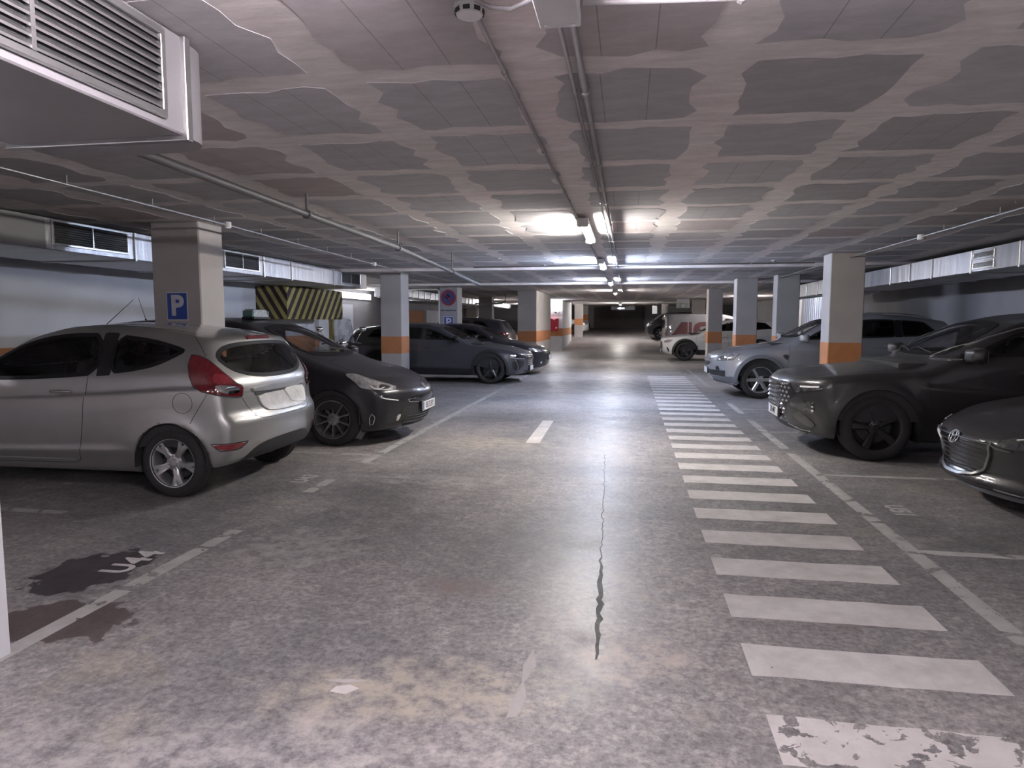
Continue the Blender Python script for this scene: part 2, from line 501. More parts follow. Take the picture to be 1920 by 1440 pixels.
# ------------------------------------------------------------------ floor markings (thin coats of paint on the floor)
def decal(name, pts, m, z=.0012):
    n = len(pts)
    V = [(x, y, floor_z(y) + z) for x, y in pts] + [(x, y, floor_z(y) - .001) for x, y in pts]
    F = [tuple(range(n))] + [((i + 1) % n, i, n + i, n + (i + 1) % n) for i in range(n)]
    return mesh_obj(name, V, F, m, floor)
def ragged(x0, x1, y0, y1, j=.006, n=7, rnd=random.Random(5)):
    a = [(x0 + (x1 - x0) * i / n, y0 + rnd.uniform(-j, j)) for i in range(n + 1)]
    b = [(x1 - (x1 - x0) * i / n, y1 + rnd.uniform(-j, j)) for i in range(n + 1)]
    return a + b
for k in range(-1, 29):
    y1 = 2.58 + .585 * k
    decal('zebra_bar', ragged(.535, 1.535, y1 - .29, y1), ZEBRA_OLD if k <= 0 else ZEBRA)
for k in range(12): decal('faded_bar', ragged(.535, 1.535, 19.8 + .585 * k, 20.05 + .585 * k), LINE)
def segs(name, x, w, spans, m=None):
    for a, b in spans: decal(name, ragged(x - w / 2, x + w / 2, a, b, .01, 2), m or LINE, .001)
segs('lane_line', -2.73, .10, ((1.2, 1.75), (1.8, 2.25), (2.3, 3.25), (3.3, 3.95), (4.0, 4.35), (5.45, 5.95), (6.7, 15.2), (17, 24)))
segs('lane_line', 1.83, .10, ((1.5, 3.45), (3.5, 5.3), (5.34, 8.0), (8.3, 10.6), (11.4, 12.8), (16, 22)))
for x0, x1, y, w in ((1.88, 6.5, 4.66, .085), (1.88, 6.5, 6.92, .07), (1.9, 6.5, 9.55, .07), (1.9, 6.5, 12.0, .07), (-7.6, -2.8, 7.15, .08), (-6.5, -4.3, 4.55, .08), (-7.6, -2.8, 9.75, .08), (-7.6, -2.8, 15.55, .10), (-7.6, -2.8, 18.1, .1)):
    decal('bay_line', ragged(x0, x1, y - w / 2, y + w / 2, .006, 6), LINE, .001)
decal('centre_dash', [(-1.22, 8.2), (-1.05, 8.2), (-1.08, 10.1), (-1.24, 10.1)], ZEBRA, .0014)
def stencil(txt, x, y, size, up):
    M = frame_matrix((x, y, .0012), (0, 1, 0) if up < 0 else (0, -1, 0), (up, 0, 0))
    o = text_mesh('bay_number', txt, size, DIGIT, floor, M, .0004, 1.1, .007, .9)
stencil('U44', -2.99, 3.66, .24, -1)
stencil('U43', -2.99, 5.94, .20, -1)
stencil('U51', 2.12, 5.69, .20, 1)

decal('plaster_chip', [(-1.16, 2.46), (-1.09, 2.45), (-1.05, 2.50), (-1.10, 2.52), (-1.15, 2.50)], ZEBRA, .0016)
decal('plaster_chip', [(-1.20, 2.53), (-1.12, 2.535), (-1.04, 2.56), (-1.10, 2.565), (-1.2, 2.55)], SCUFF, .0010)
decal('plaster_trail', [(-.43, 2.40), (-.39, 2.41), (-.375, 2.55), (-.40, 2.66), (-.37, 2.80), (-.40, 2.95), (-.425, 2.80), (-.41, 2.66), (-.42, 2.55)], SCUFF, .0008)
jr = random.Random(3)
jl = [(-.115 - .02 * (y - 3) - .006 * (y - 3) + jr.uniform(-.010, .010), y) for y in np.arange(2.9, 7.6, .06)]
cw = lambda y: .003 + .016 * max(0, 1 - abs(y - 3.55) / .75) * (.4 + jr.random())
decal('joint_crack', [(x - cw(y), y) for x, y in jl] + [(x + cw(y), y) for x, y in jl[::-1]], DAMP, .0007)

# ------------------------------------------------------------------ pillars
def pillar(label, x0, x1, y0, y1, m=PILLAR, band=True, z=None, group=None):
    zb = floor_z(y0) if z is None else z
    t = thing('pillar', label, 'pillar', ((x0 + x1) / 2, (y0 + y1) / 2, zb), 0, group)
    hx, hy = (x1 - x0) / 2, (y1 - y0) / 2
    bm = bmesh.new(); bx(bm, -hx, hx, -hy, hy, -.02, CEIL - zb, .012, 1)
    bm_obj('shaft', bm, m, t)
    if band:
        bm = bmesh.new(); e = .003
        bx(bm, -hx - e, hx + e, -hy - e, hy + e, .74, 1.15, .013, 1)
        bm_obj('orange_band', bm, ORANGE, t)
    return t
pillar('beige plaster pillar with a blue P sign, between the silver and the black car', -5.27, -4.68, 6.95, 7.40)
pillar('pillar with orange band standing in front of the grey fastback car', -5.6, -5.1, 15.0, 15.55)
sign_pillar = pillar('pillar carrying the round no-parking sign behind the grey fastback', -5.96, -5.37, 21.3, 21.9)
pillar('long pier with orange band behind the nose of the black hatchback', -3.9, -3.22, 24.2, 28.7)
fire_pillar = pillar('brightly lit white pier with the red hose cabinet', -3.92, -3.29, 34.8, 40.3, PILLARW)
pillar('far pillar beside the white car nose at the end', -3.3, -2.8, 42.6, 43.2)
pillar('farthest left pillar next to the dark end door', -3.2, -2.7, 47.2, 47.7)
pillar('nearest right pillar with orange band, in front of the silver off-roader', 3.2, 3.72, 11.8, 12.25)
pillar('right pillar rising behind the bonnet of the silver off-roader', 3.44, 3.95, 17.0, 17.45)
pillar('blue-grey right pillar with orange band behind the silver off-roader', 2.72, 3.24, 18.3, 18.8)
pillar('right pillar in front of the white crossover', 2.66, 3.13, 24.0, 24.6)
pillar('distant right pillar above the black car roof', 2.05, 2.45, 44.0, 44.4)
pillar('distant right pillar behind the lettered van', 3.2, 3.8, 35.6, 36.2)
pillar('white pillar edge at the left border of the picture', -3.35, -2.705, 2.1, 2.53, PILLARW, band=False)
for k, (x, y) in enumerate(((-9.1, 25.0), (-9.1, 33.6), (-9.1, 38.0), (-6.6, 30.0))):
    pillar(('distant left aisle pillar near the long duct', 'distant left aisle pillar in the back row', 'distant pale left pillar by the far wall', 'distant left pillar behind the dark van')[k], x, x + .6, y, y + .5)

# ------------------------------------------------------------------ lamps
def lamp(label, x, y, length, color, strength, z=CEIL, along='Y', group='ceiling battens over the lane'):
    t = thing('ceiling_lamp', label, 'lamp', (x, y, z), 0 if along == 'Y' else math.pi / 2, group)
    L = length / 2
    bm = bmesh.new(); bx(bm, -.055, .055, -L, L, -.075, -.035, .012, 2)
    for s in (-1, 1): bx(bm, -.06, .06, s * L - .035, s * L + .035, -.125, -.035, .015, 2)
    bm_obj('housing', bm, WHITEP, t, angle=40)
    bm = bmesh.new()
    for s in (-1, 1):
        bm = bmesh.new(); cyl(bm, (0, s * L * .6, -.04), (0, s * L * .6, 0), .012, n=8)
        bm_obj('hanger', bm, CONDUIT, t)
    key = 'tube_light_%d' % (len([k for k in MATS if k.startswith('tube_light')]))
    m = mat(key, (.9, .9, .9), .4, emit=color, estr=strength, var=.01)
    bm = bmesh.new(); cyl(bm, (0, -L + .03, -.105), (0, L - .03, -.105), .028, n=14)
    bm_obj('tube', bm, m, t, smooth=False)
    return t
LS = 48.0
lamp('ceiling batten just above the camera, behind the smoke detector', -.56, 1.39, 1.2, (1.0, .91, .98), LS * .95)
lamp('nearest glowing batten hanging over the lane', -.48, 7.95, 1.5, (1.0, .95, .88), LS * 1.05)
lamp('second glowing bluish batten down the lane', -.48, 12.5, 1.3, (.66, .77, 1.0), LS * 1.6)
lamp('third glowing batten down the lane', -.48, 18.2, 1.3, (.72, .80, 1.0), LS * 1.5)
lamp('fourth glowing batten down the lane', -.48, 24.6, 1.3, (1.0, .95, .90), LS)
lamp('added fill batten over the lane behind the camera', -.48, -4.6, 1.3, (1.0, .95, .95), LS * 1.5)  # unseen fill lamp, added to light the foreground
lamp('added fill batten over the left bays behind the camera', -4.6, -2.6, 1.3, (.95, .95, 1.0), LS * 1.2)  # extra out-of-view lamp, added to lift the ambient light
lamp('added fill batten over the right bays behind the camera', 4.4, -1.6, 1.3, (.98, .96, 1.0), LS * 1.2)  # counterpart on the right, also added to lift the ambient light
lamp('added batten brightening the ramp before the end door', -.48, 41.0, 1.3, (1, .95, .90), LS * 1.6)  # added to brighten the dark far end and the ramp
lamp('added fill batten over the far right bays hidden by the pillars', 5.1, 31.0, 1.5, (1, .95, .90), LS * .9, group='added fill battens in the side aisle')  # added for light in the far bays, tucked out of sight behind pillars
lamp('added fill batten over the far left bays behind the long pier', -7.0, 34.0, 1.5, (1, .95, .90), LS * .5, group='added fill battens in the side aisle')  # added to brighten the background on the far left
lamp('distant added fill batten in the left side aisle near its end', -6.5, 42.0, 1.5, (.95, .96, 1.0), LS * .5, group='added fill battens in the side aisle')  # extra lamp, added as fill for the back of the side aisle
lamp('added fill batten in the left side aisle behind the striped beam', -8.5, 17.3, 1.2, (.92, .95, 1.0), LS * .35, group='added fill battens in the side aisle')  # added fill for the side aisle walls
t = thing('wall_light_strip', 'bright white light strip high on the wall left of the banded pillar', 'lamp', (-9.18, 22.0, 2.26))
box_obj('housing', -.02, .03, -1.55, 1.55, -.02, .2, WHITEP, t, .008)
box_obj('diffuser', .03, .05, -1.5, 1.5, 0, .18, mat('strip_glow', (.9, .9, .9), .4, emit=(.95, .97, 1), estr=4.0, var=.01), t, .006)
t = thing('emergency_light', 'bright emergency light on the pier above the hose cabinet', 'lamp', (-3.62, 34.78, 2.30))
box_obj('housing', -.24, .24, -.02, .02, -.11, .11, WHITEP, t, .01)
box_obj('diffuser', -.22, .22, -.06, -.02, -.09, .09, mat('emergency_glow', (.9, .9, .9), .4, emit=(.93, .95, 1), estr=20.0, var=.01), t, .015, 2)
# --- car shape: a body is a smooth intersection of a top profile, plan, section, nose and tail ---
def tab(pts, sig=0.03, lo=None, hi=None):
    a = np.array(pts, float)
    lo = a[0, 0] - 1.0 if lo is None else lo
    hi = a[-1, 0] + 1.0 if hi is None else hi
    n = int((hi - lo) / 0.01) + 1
    g = np.linspace(lo, hi, n)
    # linear extrapolation at both ends
    x = np.concatenate([[lo], a[:, 0], [hi]])
    s0 = (a[1, 1] - a[0, 1]) / (a[1, 0] - a[0, 0]); s1 = (a[-1, 1] - a[-2, 1]) / (a[-1, 0] - a[-2, 0])
    y = np.concatenate([[a[0, 1] + s0 * (lo - a[0, 0])], a[:, 1], [a[-1, 1] + s1 * (hi - a[-1, 0])]])
    v = np.interp(g, x, y)
    if sig > 0:
        m = int(4 * sig / 0.01) + 1
        k = np.exp(-0.5 * (np.arange(-m, m + 1) * 0.01 / sig) ** 2); k /= k.sum()
        vp = np.concatenate([v[0] + (v[1] - v[0]) * np.arange(-m, 0), v, v[-1] + (v[-1] - v[-2]) * np.arange(1, m + 1)])
        v = np.convolve(vp, k, 'valid')
    d = np.gradient(v, g)
    return (lambda q: np.interp(q, g, v)), (lambda q: np.interp(q, g, d))

def smax(a, b, k):
    h = np.maximum(k - np.abs(a - b), 0.0) / k
    return np.maximum(a, b) + h * h * k * 0.25

class Shape:
    def __init__(s, sp):
        s.sp = sp; s.L = sp['L']; s.H = sp['H']
        ks = sp.get('sig', 0.06)
        s.T, s.Td = tab(sp['top'], ks)
        s.w, s.wd = tab(sp['plan'], 0.05)
        s.belt, _ = tab(sp['belt'], 0.1)
        s.secf, _ = tab(sp['sec'], 0.05)
        s.xf, s.xfd = tab(sp['front'], sp.get('sigf', 0.025))
        s.xr, s.xrd = tab(sp['rear'], sp.get('sigr', 0.025))
        s.bot, _ = tab(sp['bottom'], 0.05)
        s.crown, _ = tab(sp['crown'], 0.1)
        s.creases = [(tab(c[0], 0.05)[0], c[1], c[2], c[3], c[4], c[5]) for c in sp.get('crease', [])]
        s.whl = sp['wheels']          # (xfront, xrear, R, arch radius)
        s.yin = sp.get('yin', 0.56)
    def W(s, x, z):
        b = s.belt(x)
        z0 = 0.18
        v = np.where(z < b, (z - z0) / (b - z0), 1.0 + (z - b) / np.maximum(s.H - b, 0.2))
        W = s.w(x) + s.secf(v) * s.sp.get('tum', 1.0)
        for c, a, su, sd, x0, x1 in s.creases:
            dz = z - c(x)
            e = np.exp(-(dz / np.where(dz > 0, su, sd)) ** 2)
            f = np.clip((x - x0) / 0.25, 0, 1) * np.clip((x1 - x) / 0.25, 0, 1)
            W = W + a * e * f
        xw0, xw1, R, ra = s.whl
        fl = s.sp.get('flare', 0.02)
        for xw in (xw0, xw1):
            r = np.hypot(x - xw, z - R)
            W = W + fl * np.exp(-((r - ra) / 0.07) ** 2) * (z < s.belt(x) + .1)
        return W
    def f(s, x, y, z, arches=True):
        sp = s.sp; ay = np.abs(y)
        w = s.w(x)
        d1 = (z - (s.T(x) - s.crown(x) * (ay / w) ** 2)) / np.sqrt(1 + s.Td(x) ** 2)
        d2 = (ay - s.W(x, z)) / np.sqrt(1 + np.minimum(s.wd(x) ** 2, 4))
        d3 = (s.xf(z) + sp['bowf'] * (ay / 0.8) ** sp.get('pf', 2.4) - x) / np.sqrt(1 + np.minimum(s.xfd(z) ** 2, 9))
        d4 = (x - s.xr(z) + sp['bowr'] * (ay / 0.8) ** sp.get('pr', 2.6)) / np.sqrt(1 + np.minimum(s.xrd(z) ** 2, 9))
        d5 = s.bot(x) - z
        d = smax(d1, d2, sp.get('k12', 0.09))
        d = smax(d, d3, sp.get('k3', 0.07))
        d = smax(d, d4, sp.get('k4', 0.06))
        d = smax(d, d5, 0.05)
        for e in sp.get('extra', []):
            d = e(s, x, y, z, d)
        if arches:
            xw0, xw1, R, ra = s.whl
            for xw in (xw0, xw1):
                c = np.maximum(np.hypot(x - xw, z - R) - ra, s.yin - ay)
                d = smax(d, -c, 0.012)
        return d
    def grad(s, x, y, z, e=0.004, arches=True):
        gx = s.f(x + e, y, z, arches) - s.f(x - e, y, z, arches)
        gy = s.f(x, y + e, z, arches) - s.f(x, y - e, z, arches)
        gz = s.f(x, y, z + e, arches) - s.f(x, y, z - e, arches)
        g = np.stack([gx, gy, gz], -1) / (2 * e)
        return g
    def cast(s, O, D, tmax=7.0, n=220, arches=False):
        """first hit of rays O + t D with the body"""
        O = np.asarray(O, float); D = np.asarray(D, float)
        ts = np.linspace(0, tmax, n)
        P = O[:, None, :] + D[:, None, :] * ts[None, :, None]
        v = s.f(P[..., 0], P[..., 1], P[..., 2], arches)
        ins = v < 0
        k = np.argmax(ins, 1); ok = ins.any(1)
        hi = ts[k]; lo = ts[np.maximum(k - 1, 0)]
        for _ in range(14):
            m = 0.5 * (lo + hi)
            q = O + D * m[:, None]
            i = s.f(q[:, 0], q[:, 1], q[:, 2], arches) < 0
            hi = np.where(i, m, hi); lo = np.where(i, lo, m)
        q = O + D * hi[:, None]
        if not ok.all():
            t = np.argmin(v, 1)          # graze: take the nearest approach
            q[~ok] = (O + D * ts[t][:, None])[~ok]
        return q, ok
    def project(s, uv, mode):
        uv = np.asarray(uv, float); n = len(uv); Z = np.zeros(n)
        if mode == 'S':
            O = np.stack([uv[:, 0], Z - 1.3, uv[:, 1]], -1); D = np.tile([0, 1., 0], (n, 1)); tm = 1.5
        elif mode == 'F':
            O = np.stack([Z - 0.4, uv[:, 0], uv[:, 1]], -1); D = np.tile([1., 0, 0], (n, 1)); tm = s.L * .75
        elif mode == 'R':
            O = np.stack([Z + s.L + 0.4, uv[:, 0], uv[:, 1]], -1); D = np.tile([-1., 0, 0], (n, 1)); tm = s.L * .6
        elif mode == 'T':
            O = np.stack([uv[:, 0], uv[:, 1], Z + s.H + .4], -1); D = np.tile([0, 0, -1.], (n, 1)); tm = 2.0
        else:                               # horizontal oblique ray, mode = azimuth in degrees, (s, z)
            a = math.radians(mode); d = np.array([math.cos(a), math.sin(a)]); nn = np.array([-d[1], d[0]])
            c = np.array([s.L / 2, 0.0])
            o2 = c[None] + nn[None] * uv[:, :1] - d[None] * 3.2
            O = np.stack([o2[:, 0], o2[:, 1], uv[:, 1]], -1); D = np.tile([d[0], d[1], 0], (n, 1)); tm = 6.0
        q, ok = s.cast(O, D, tm, int(tm / 0.03) + 2)
        return q
    def mesh(s, h, level=0.0, arches=True):
        """surface nets of f = level"""
        x = np.arange(-0.1, s.L + 0.1 + h, h); W = max(p[1] for p in s.sp['plan']) + .14
        ny = int(math.ceil(W / h)); y = (np.arange(-ny, ny) + 0.5) * h
        z = np.arange(0.05, s.H + 0.12, h)
        X, Y, Z = np.meshgrid(x, y[ny:], z, indexing='ij')
        V = s.f(X, Y, Z, arches) - level
        V = np.concatenate([V[:, ::-1], V], 1)
        I = V < 0
        nx, nyy, nz = V.shape
        acc = np.zeros((nx - 1, nyy - 1, nz - 1, 3)); cnt = np.zeros((nx - 1, nyy - 1, nz - 1))
        def corner(i, j, k):
            return (slice(i, nx - 1 + i), slice(j, nyy - 1 + j), slice(k, nz - 1 + k))
        cs = [(i, j, k) for i in (0, 1) for j in (0, 1) for k in (0, 1)]
        for a in cs:
            for ax in range(3):
                if a[ax] == 1: continue
                b = list(a); b[ax] = 1; b = tuple(b)
                va = V[corner(*a)]; vb = V[corner(*b)]
                cr = (va < 0) != (vb < 0)
                t = np.where(cr, va / np.where(cr, va - vb, 1), 0)
                for m in range(3):
                    acc[..., m] += np.where(cr, a[m] + (t if m == ax else 0), 0)
                cnt += cr
        on = cnt > 0
        idx = -np.ones(on.shape, int); idx[on] = np.arange(on.sum())
        ii = np.argwhere(on)
        p = acc[on] / cnt[on][:, None] + ii
        P = np.stack([x[0] + p[:, 0] * h, y[0] + p[:, 1] * h, z[0] + p[:, 2] * h], -1)
        F = []
        # x edges
        c = I[:-1, 1:-1, 1:-1] != I[1:, 1:-1, 1:-1]; e = np.argwhere(c); fl = I[:-1, 1:-1, 1:-1][c]
        def quad(e, fl, offs):
            q = np.stack([idx[e[:, 0] + o[0], e[:, 1] + o[1], e[:, 2] + o[2]] for o in offs], -1)
            q[~fl] = q[~fl][:, ::-1]
            return q
        F.append(quad(e, fl, [(0, 0, 0), (0, 1, 0), (0, 1, 1), (0, 0, 1)]))
        c = I[1:-1, :-1, 1:-1] != I[1:-1, 1:, 1:-1]; e = np.argwhere(c); fl = I[1:-1, :-1, 1:-1][c]
        F.append(quad(e, fl, [(0, 0, 0), (0, 0, 1), (1, 0, 1), (1, 0, 0)]))
        c = I[1:-1, 1:-1, :-1] != I[1:-1, 1:-1, 1:]; e = np.argwhere(c); fl = I[1:-1, 1:-1, :-1][c]
        F.append(quad(e, fl, [(0, 0, 0), (1, 0, 0), (1, 1, 0), (0, 1, 0)]))
        F = np.concatenate(F)
        for _ in range(3):
            v = s.f(P[:, 0], P[:, 1], P[:, 2], arches) - level
            g = s.grad(P[:, 0], P[:, 1], P[:, 2], 0.004, arches)
            g2 = np.maximum((g * g).sum(-1), 0.3)
            st = np.clip(v / g2, -h, h)
            P = P - 0.9 * g * st[:, None]
        return P, F
# --- end car shape ---
SEC = [(0, -.07), (.12, -.035), (.3, -.008), (.5, 0), (.7, -.004), (.9, -.02), (1.0, -.035), (1.25, -.075), (1.5, -.125), (1.75, -.185), (2.0, -.26)]
FIESTA = dict(L=3.95, H=1.48,
    top=[(-.1, .52), (.02, .66), (.15, .76), (.6, .90), (1.05, .975), (1.3, 1.085), (1.85, 1.375), (2.15, 1.452), (2.5, 1.475), (2.9, 1.458), (3.3, 1.415), (3.62, 1.355), (4.0, 1.28)],
    plan=[(0, .66), (.15, .77), (.5, .84), (1.0, .855), (2.0, .858), (3.0, .861), (3.4, .855), (3.7, .825), (3.95, .76)],
    belt=[(0, .84), (1.0, .97), (1.3, .985), (2.0, 1.0), (2.8, 1.02), (3.4, 1.05), (3.95, 1.06)],
    sec=SEC, tum=1.05,
    front=[(.15, .18), (.3, .04), (.5, 0), (.65, .03), (.8, .16), (1.0, .3)],
    rear=[(.15, 3.78), (.28, 3.86), (.45, 3.935), (.58, 3.95), (.66, 3.94), (.70, 3.90), (.95, 3.875), (1.0, 3.855), (1.05, 3.82), (1.30, 3.66), (1.34, 3.67), (1.4, 3.67)],
    bowf=.16, bowr=.13, crown=[(0, .05), (.9, .06), (1.3, .09), (1.9, .06), (3.3, .06), (4, .08)],
    bottom=[(0, .24), (.4, .19), (3.2, .2), (3.7, .26), (3.95, .32)],
    wheels=(.83, 3.32, .30, .335), flare=.02,
    crease=[([(1.0, .78), (2.2, .83), (3.2, .90), (3.95, .94)], .014, .015, .16, 1.1, 3.9), ([(1.2, .36), (3.0, .40)], .014, .03, .05, 1.2, 3.0)])
PRIUS = dict(L=4.615, H=1.575,
    top=[(-.1, .56), (.03, .68), (.2, .78), (.6, .90), (1.0, 1.0), (1.25, 1.10), (1.75, 1.345), (2.15, 1.49), (2.5, 1.53), (3.1, 1.535), (3.7, 1.51), (4.3, 1.45), (4.7, 1.4)],
    plan=[(0, .66), (.2, .79), (.6, .865), (1.1, .885), (2.0, .8875), (3.5, .8875), (4.0, .87), (4.4, .83), (4.615, .76)],
    belt=[(0, .84), (1.0, .97), (1.4, .98), (2.2, .99), (3.2, 1.02), (4.0, 1.06), (4.6, 1.1)],
    sec=SEC, tum=1.0,
    front=[(.15, .2), (.25, .08), (.42, .01), (.55, 0), (.66, .03), (.78, .16), (1.0, .4)],
    rear=[(.15, 4.45), (.3, 4.56), (.5, 4.61), (.7, 4.60), (1.0, 4.54), (1.4, 4.36), (1.5, 4.35)],
    bowf=.30, pf=2.2, bowr=.15, crown=[(0, .06), (.9, .07), (1.5, .10), (2.2, .06), (4, .06), (4.6, .08)],
    bottom=[(0, .2), (.4, .17), (3.9, .18), (4.6, .3)],
    wheels=(.93, 3.71, .322, .355), flare=.018,
    crease=[([(.9, .80), (2.0, .80), (3.5, .88), (4.6, .95)], .014, .02, .14, 1.0, 4.4), ([(1.2, .36), (3.5, .42)], .014, .03, .05, 1.3, 3.3)])
PEUGEOT = dict(L=4.687, H=1.48,
    top=[(-.1, .56), (.02, .68), (.12, .75), (.5, .86), (1.0, .945), (1.4, .985), (1.75, 1.16), (2.2, 1.37), (2.55, 1.45), (2.95, 1.455), (3.4, 1.44), (4.0, 1.38), (4.45, 1.31), (4.7, 1.26)],
    plan=[(0, .74), (.15, .84), (.5, .905), (1.0, .92), (2.0, .925), (3.5, .925), (4.2, .89), (4.687, .78)],
    belt=[(0, .88), (1.0, .98), (1.5, 1.0), (2.5, 1.02), (3.5, 1.06), (4.6, 1.1)],
    sec=SEC, tum=1.15,
    front=[(.15, .2), (.28, .06), (.45, .02), (.6, 0), (.75, .01), (.85, .06), (1.0, .2)],
    rear=[(.15, 4.5), (.3, 4.6), (.5, 4.67), (.8, 4.68), (1.0, 4.64), (1.3, 4.46), (1.4, 4.42)],
    bowf=.20, pf=2.4, bowr=.16, crown=[(0, .06), (.9, .07), (1.5, .09), (2.2, .06), (4, .08), (4.6, .08)],
    bottom=[(0, .24), (.4, .2), (4.0, .2), (4.687, .32)],
    wheels=(.90, 3.69, .36, .40), flare=.03,
    crease=[([(.9, .78), (2.4, .78), (3.5, .88), (4.6, .92)], .018, .03, .16, .8, 4.5), ([(1.2, .40), (3.5, .42)], .02, .03, .06, 1.3, 3.3)])
HATCH = dict(L=4.37, H=1.44,
    top=[(-.1, .55), (.02, .67), (.15, .76), (.6, .88), (1.15, .97), (1.4, 1.08), (2.0, 1.37), (2.4, 1.43), (2.9, 1.43), (3.5, 1.38), (4.1, 1.29), (4.4, 1.24)],
    plan=[(0, .66), (.15, .78), (.5, .87), (1.0, .89), (2.0, .895), (3.3, .895), (3.9, .87), (4.37, .76)],
    belt=[(0, .82), (1.0, .93), (1.5, .95), (2.5, .98), (3.5, 1.03), (4.37, 1.08)],
    sec=SEC, tum=1.1,
    front=[(.15, .18), (.3, .05), (.5, 0), (.65, .02), (.8, .14), (1.0, .3)],
    rear=[(.15, 4.2), (.3, 4.3), (.5, 4.36), (.7, 4.36), (1.0, 4.3), (1.3, 4.1), (1.4, 4.1)],
    bowf=.24, pf=2.3, bowr=.15, crown=[(0, .05), (.9, .06), (1.5, .09), (2.2, .06), (4, .06), (4.4, .08)],
    bottom=[(0, .22), (.4, .18), (3.8, .18), (4.37, .3)],
    wheels=(.88, 3.50, .325, .36), flare=.02,
    crease=[([(.9, .76), (2.4, .80), (4.3, .90)], .014, .02, .15, .9, 4.2), ([(1.2, .36), (3.4, .40)], .014, .03, .05, 1.3, 3.2)])
CAPTIVA = dict(L=4.64, H=1.70,
    top=[(-.1, .68), (.02, .79), (.15, .87), (.6, .98), (1.1, 1.05), (1.4, 1.10), (1.85, 1.36), (2.2, 1.53), (2.55, 1.61), (3.0, 1.64), (3.6, 1.61), (4.2, 1.52), (4.7, 1.42)],
    plan=[(0, .70), (.15, .82), (.5, .90), (1.0, .92), (2.0, .925), (3.6, .925), (4.2, .89), (4.64, .80)],
    belt=[(0, 1.0), (1.0, 1.07), (1.5, 1.10), (2.5, 1.13), (3.5, 1.17), (4.64, 1.22)],
    sec=SEC, tum=1.0,
    front=[(.15, .3), (.28, .14), (.42, .04), (.6, 0), (.8, .02), (.92, .08), (1.1, .25)],
    rear=[(.15, 4.4), (.3, 4.52), (.5, 4.62), (.75, 4.64), (1.1, 4.58), (1.45, 4.33), (1.6, 4.24), (1.75, 4.24)],
    bowf=.20, pf=2.6, bowr=.15, crown=[(0, .05), (.9, .06), (1.5, .09), (2.2, .06), (4, .06), (4.6, .08)],
    bottom=[(0, .32), (.4, .25), (3.8, .25), (4.64, .36)],
    wheels=(.92, 3.625, .362, .42), flare=.035,
    crease=[([(.9, .92), (2.4, .95), (4.5, 1.0)], .012, .03, .15, .9, 4.4)])
TUCSON = dict(L=4.5, H=1.65,
    top=[(-.1, .74), (.0, .82), (.1, .88), (.5, .955), (1.1, 1.01), (1.4, 1.05), (1.85, 1.32), (2.2, 1.48), (2.6, 1.57), (3.0, 1.59), (3.5, 1.57), (4.1, 1.5), (4.6, 1.4)],
    plan=[(0, .80), (.12, .86), (.4, .915), (.9, .93), (2.0, .9325), (3.5, .9325), (4.1, .90), (4.5, .82)],
    belt=[(0, .99), (1.0, 1.06), (1.5, 1.08), (2.5, 1.10), (3.5, 1.15), (4.5, 1.2)],
    sec=SEC, tum=1.05,
    front=[(.15, .3), (.24, .12), (.36, .04), (.55, 0), (.8, .0), (.92, .04), (1.05, .2)],
    rear=[(.15, 4.3), (.3, 4.42), (.5, 4.49), (.8, 4.49), (1.1, 4.42), (1.5, 4.2), (1.7, 4.17)],
    bowf=.26, pf=2.6, bowr=.15, crown=[(0, .05), (.9, .06), (1.5, .09), (2.2, .06), (4, .06), (4.6, .08)],
    bottom=[(0, .26), (.4, .2), (3.8, .22), (4.5, .36)],
    wheels=(.87, 3.55, .36, .41), flare=.03,
    crease=[([(1.2, .80), (2.4, .72), (3.2, .95), (4.4, 1.0)], .02, .03, .12, 1.2, 4.3)])
MAZDA = dict(L=4.46, H=1.435,
    top=[(-.1, .51), (.02, .59), (.15, .66), (.6, .81), (1.2, .93), (1.5, 1.02), (2.1, 1.35), (2.5, 1.43), (2.9, 1.43), (3.5, 1.36), (4.1, 1.24), (4.5, 1.15)],
    plan=[(0, .70), (.15, .80), (.5, .87), (1.0, .895), (2.0, .8975), (3.3, .8975), (3.9, .87), (4.46, .76)],
    belt=[(0, .84), (1.0, .93), (1.5, .95), (2.5, .99), (3.5, 1.06), (4.46, 1.1)],
    sec=SEC, tum=1.1,
    front=[(.15, .16), (.22, .0), (.26, -.01), (.32, .05), (.5, .02), (.55, -.02), (.62, .0), (.70, .1), (1.0, .3)],
    rear=[(.15, 4.2), (.3, 4.35), (.5, 4.44), (.8, 4.44), (1.1, 4.35), (1.4, 4.1)],
    bowf=.30, pf=2.2, bowr=.15, crown=[(0, .05), (.9, .07), (1.5, .09), (2.2, .06), (4, .06), (4.6, .08)],
    bottom=[(0, .18), (.4, .16), (3.8, .18), (4.46, .32)],
    wheels=(.91, 3.635, .33, .365), flare=.02, crease=[])

# ------------------------------------------------------------------ car builder
def inside(poly, x, y):
    """vectorised point in polygon"""
    poly = np.asarray(poly); n = len(poly); r = np.zeros(len(x), bool); j = n - 1
    for i in range(n):
        xi, yi = poly[i]; xj, yj = poly[j]
        c = (yi > y) != (yj > y)
        with np.errstate(divide='ignore', invalid='ignore'):
            t = (xj - xi) * (y - yi) / (yj - yi + 1e-12) + xi
        r ^= c & (x < t); j = i
    return r

def chaikin(p, it=2):
    p = np.asarray(p, float)
    for _ in range(it):
        q = np.roll(p, -1, 0)
        p = np.stack([.78 * p + .22 * q, .22 * p + .78 * q], 1).reshape(-1, 2)
    return p

def area2(p):
    q = np.roll(p, -1, 0); return 0.5 * np.sum(p[:, 0] * q[:, 1] - q[:, 0] * p[:, 1])

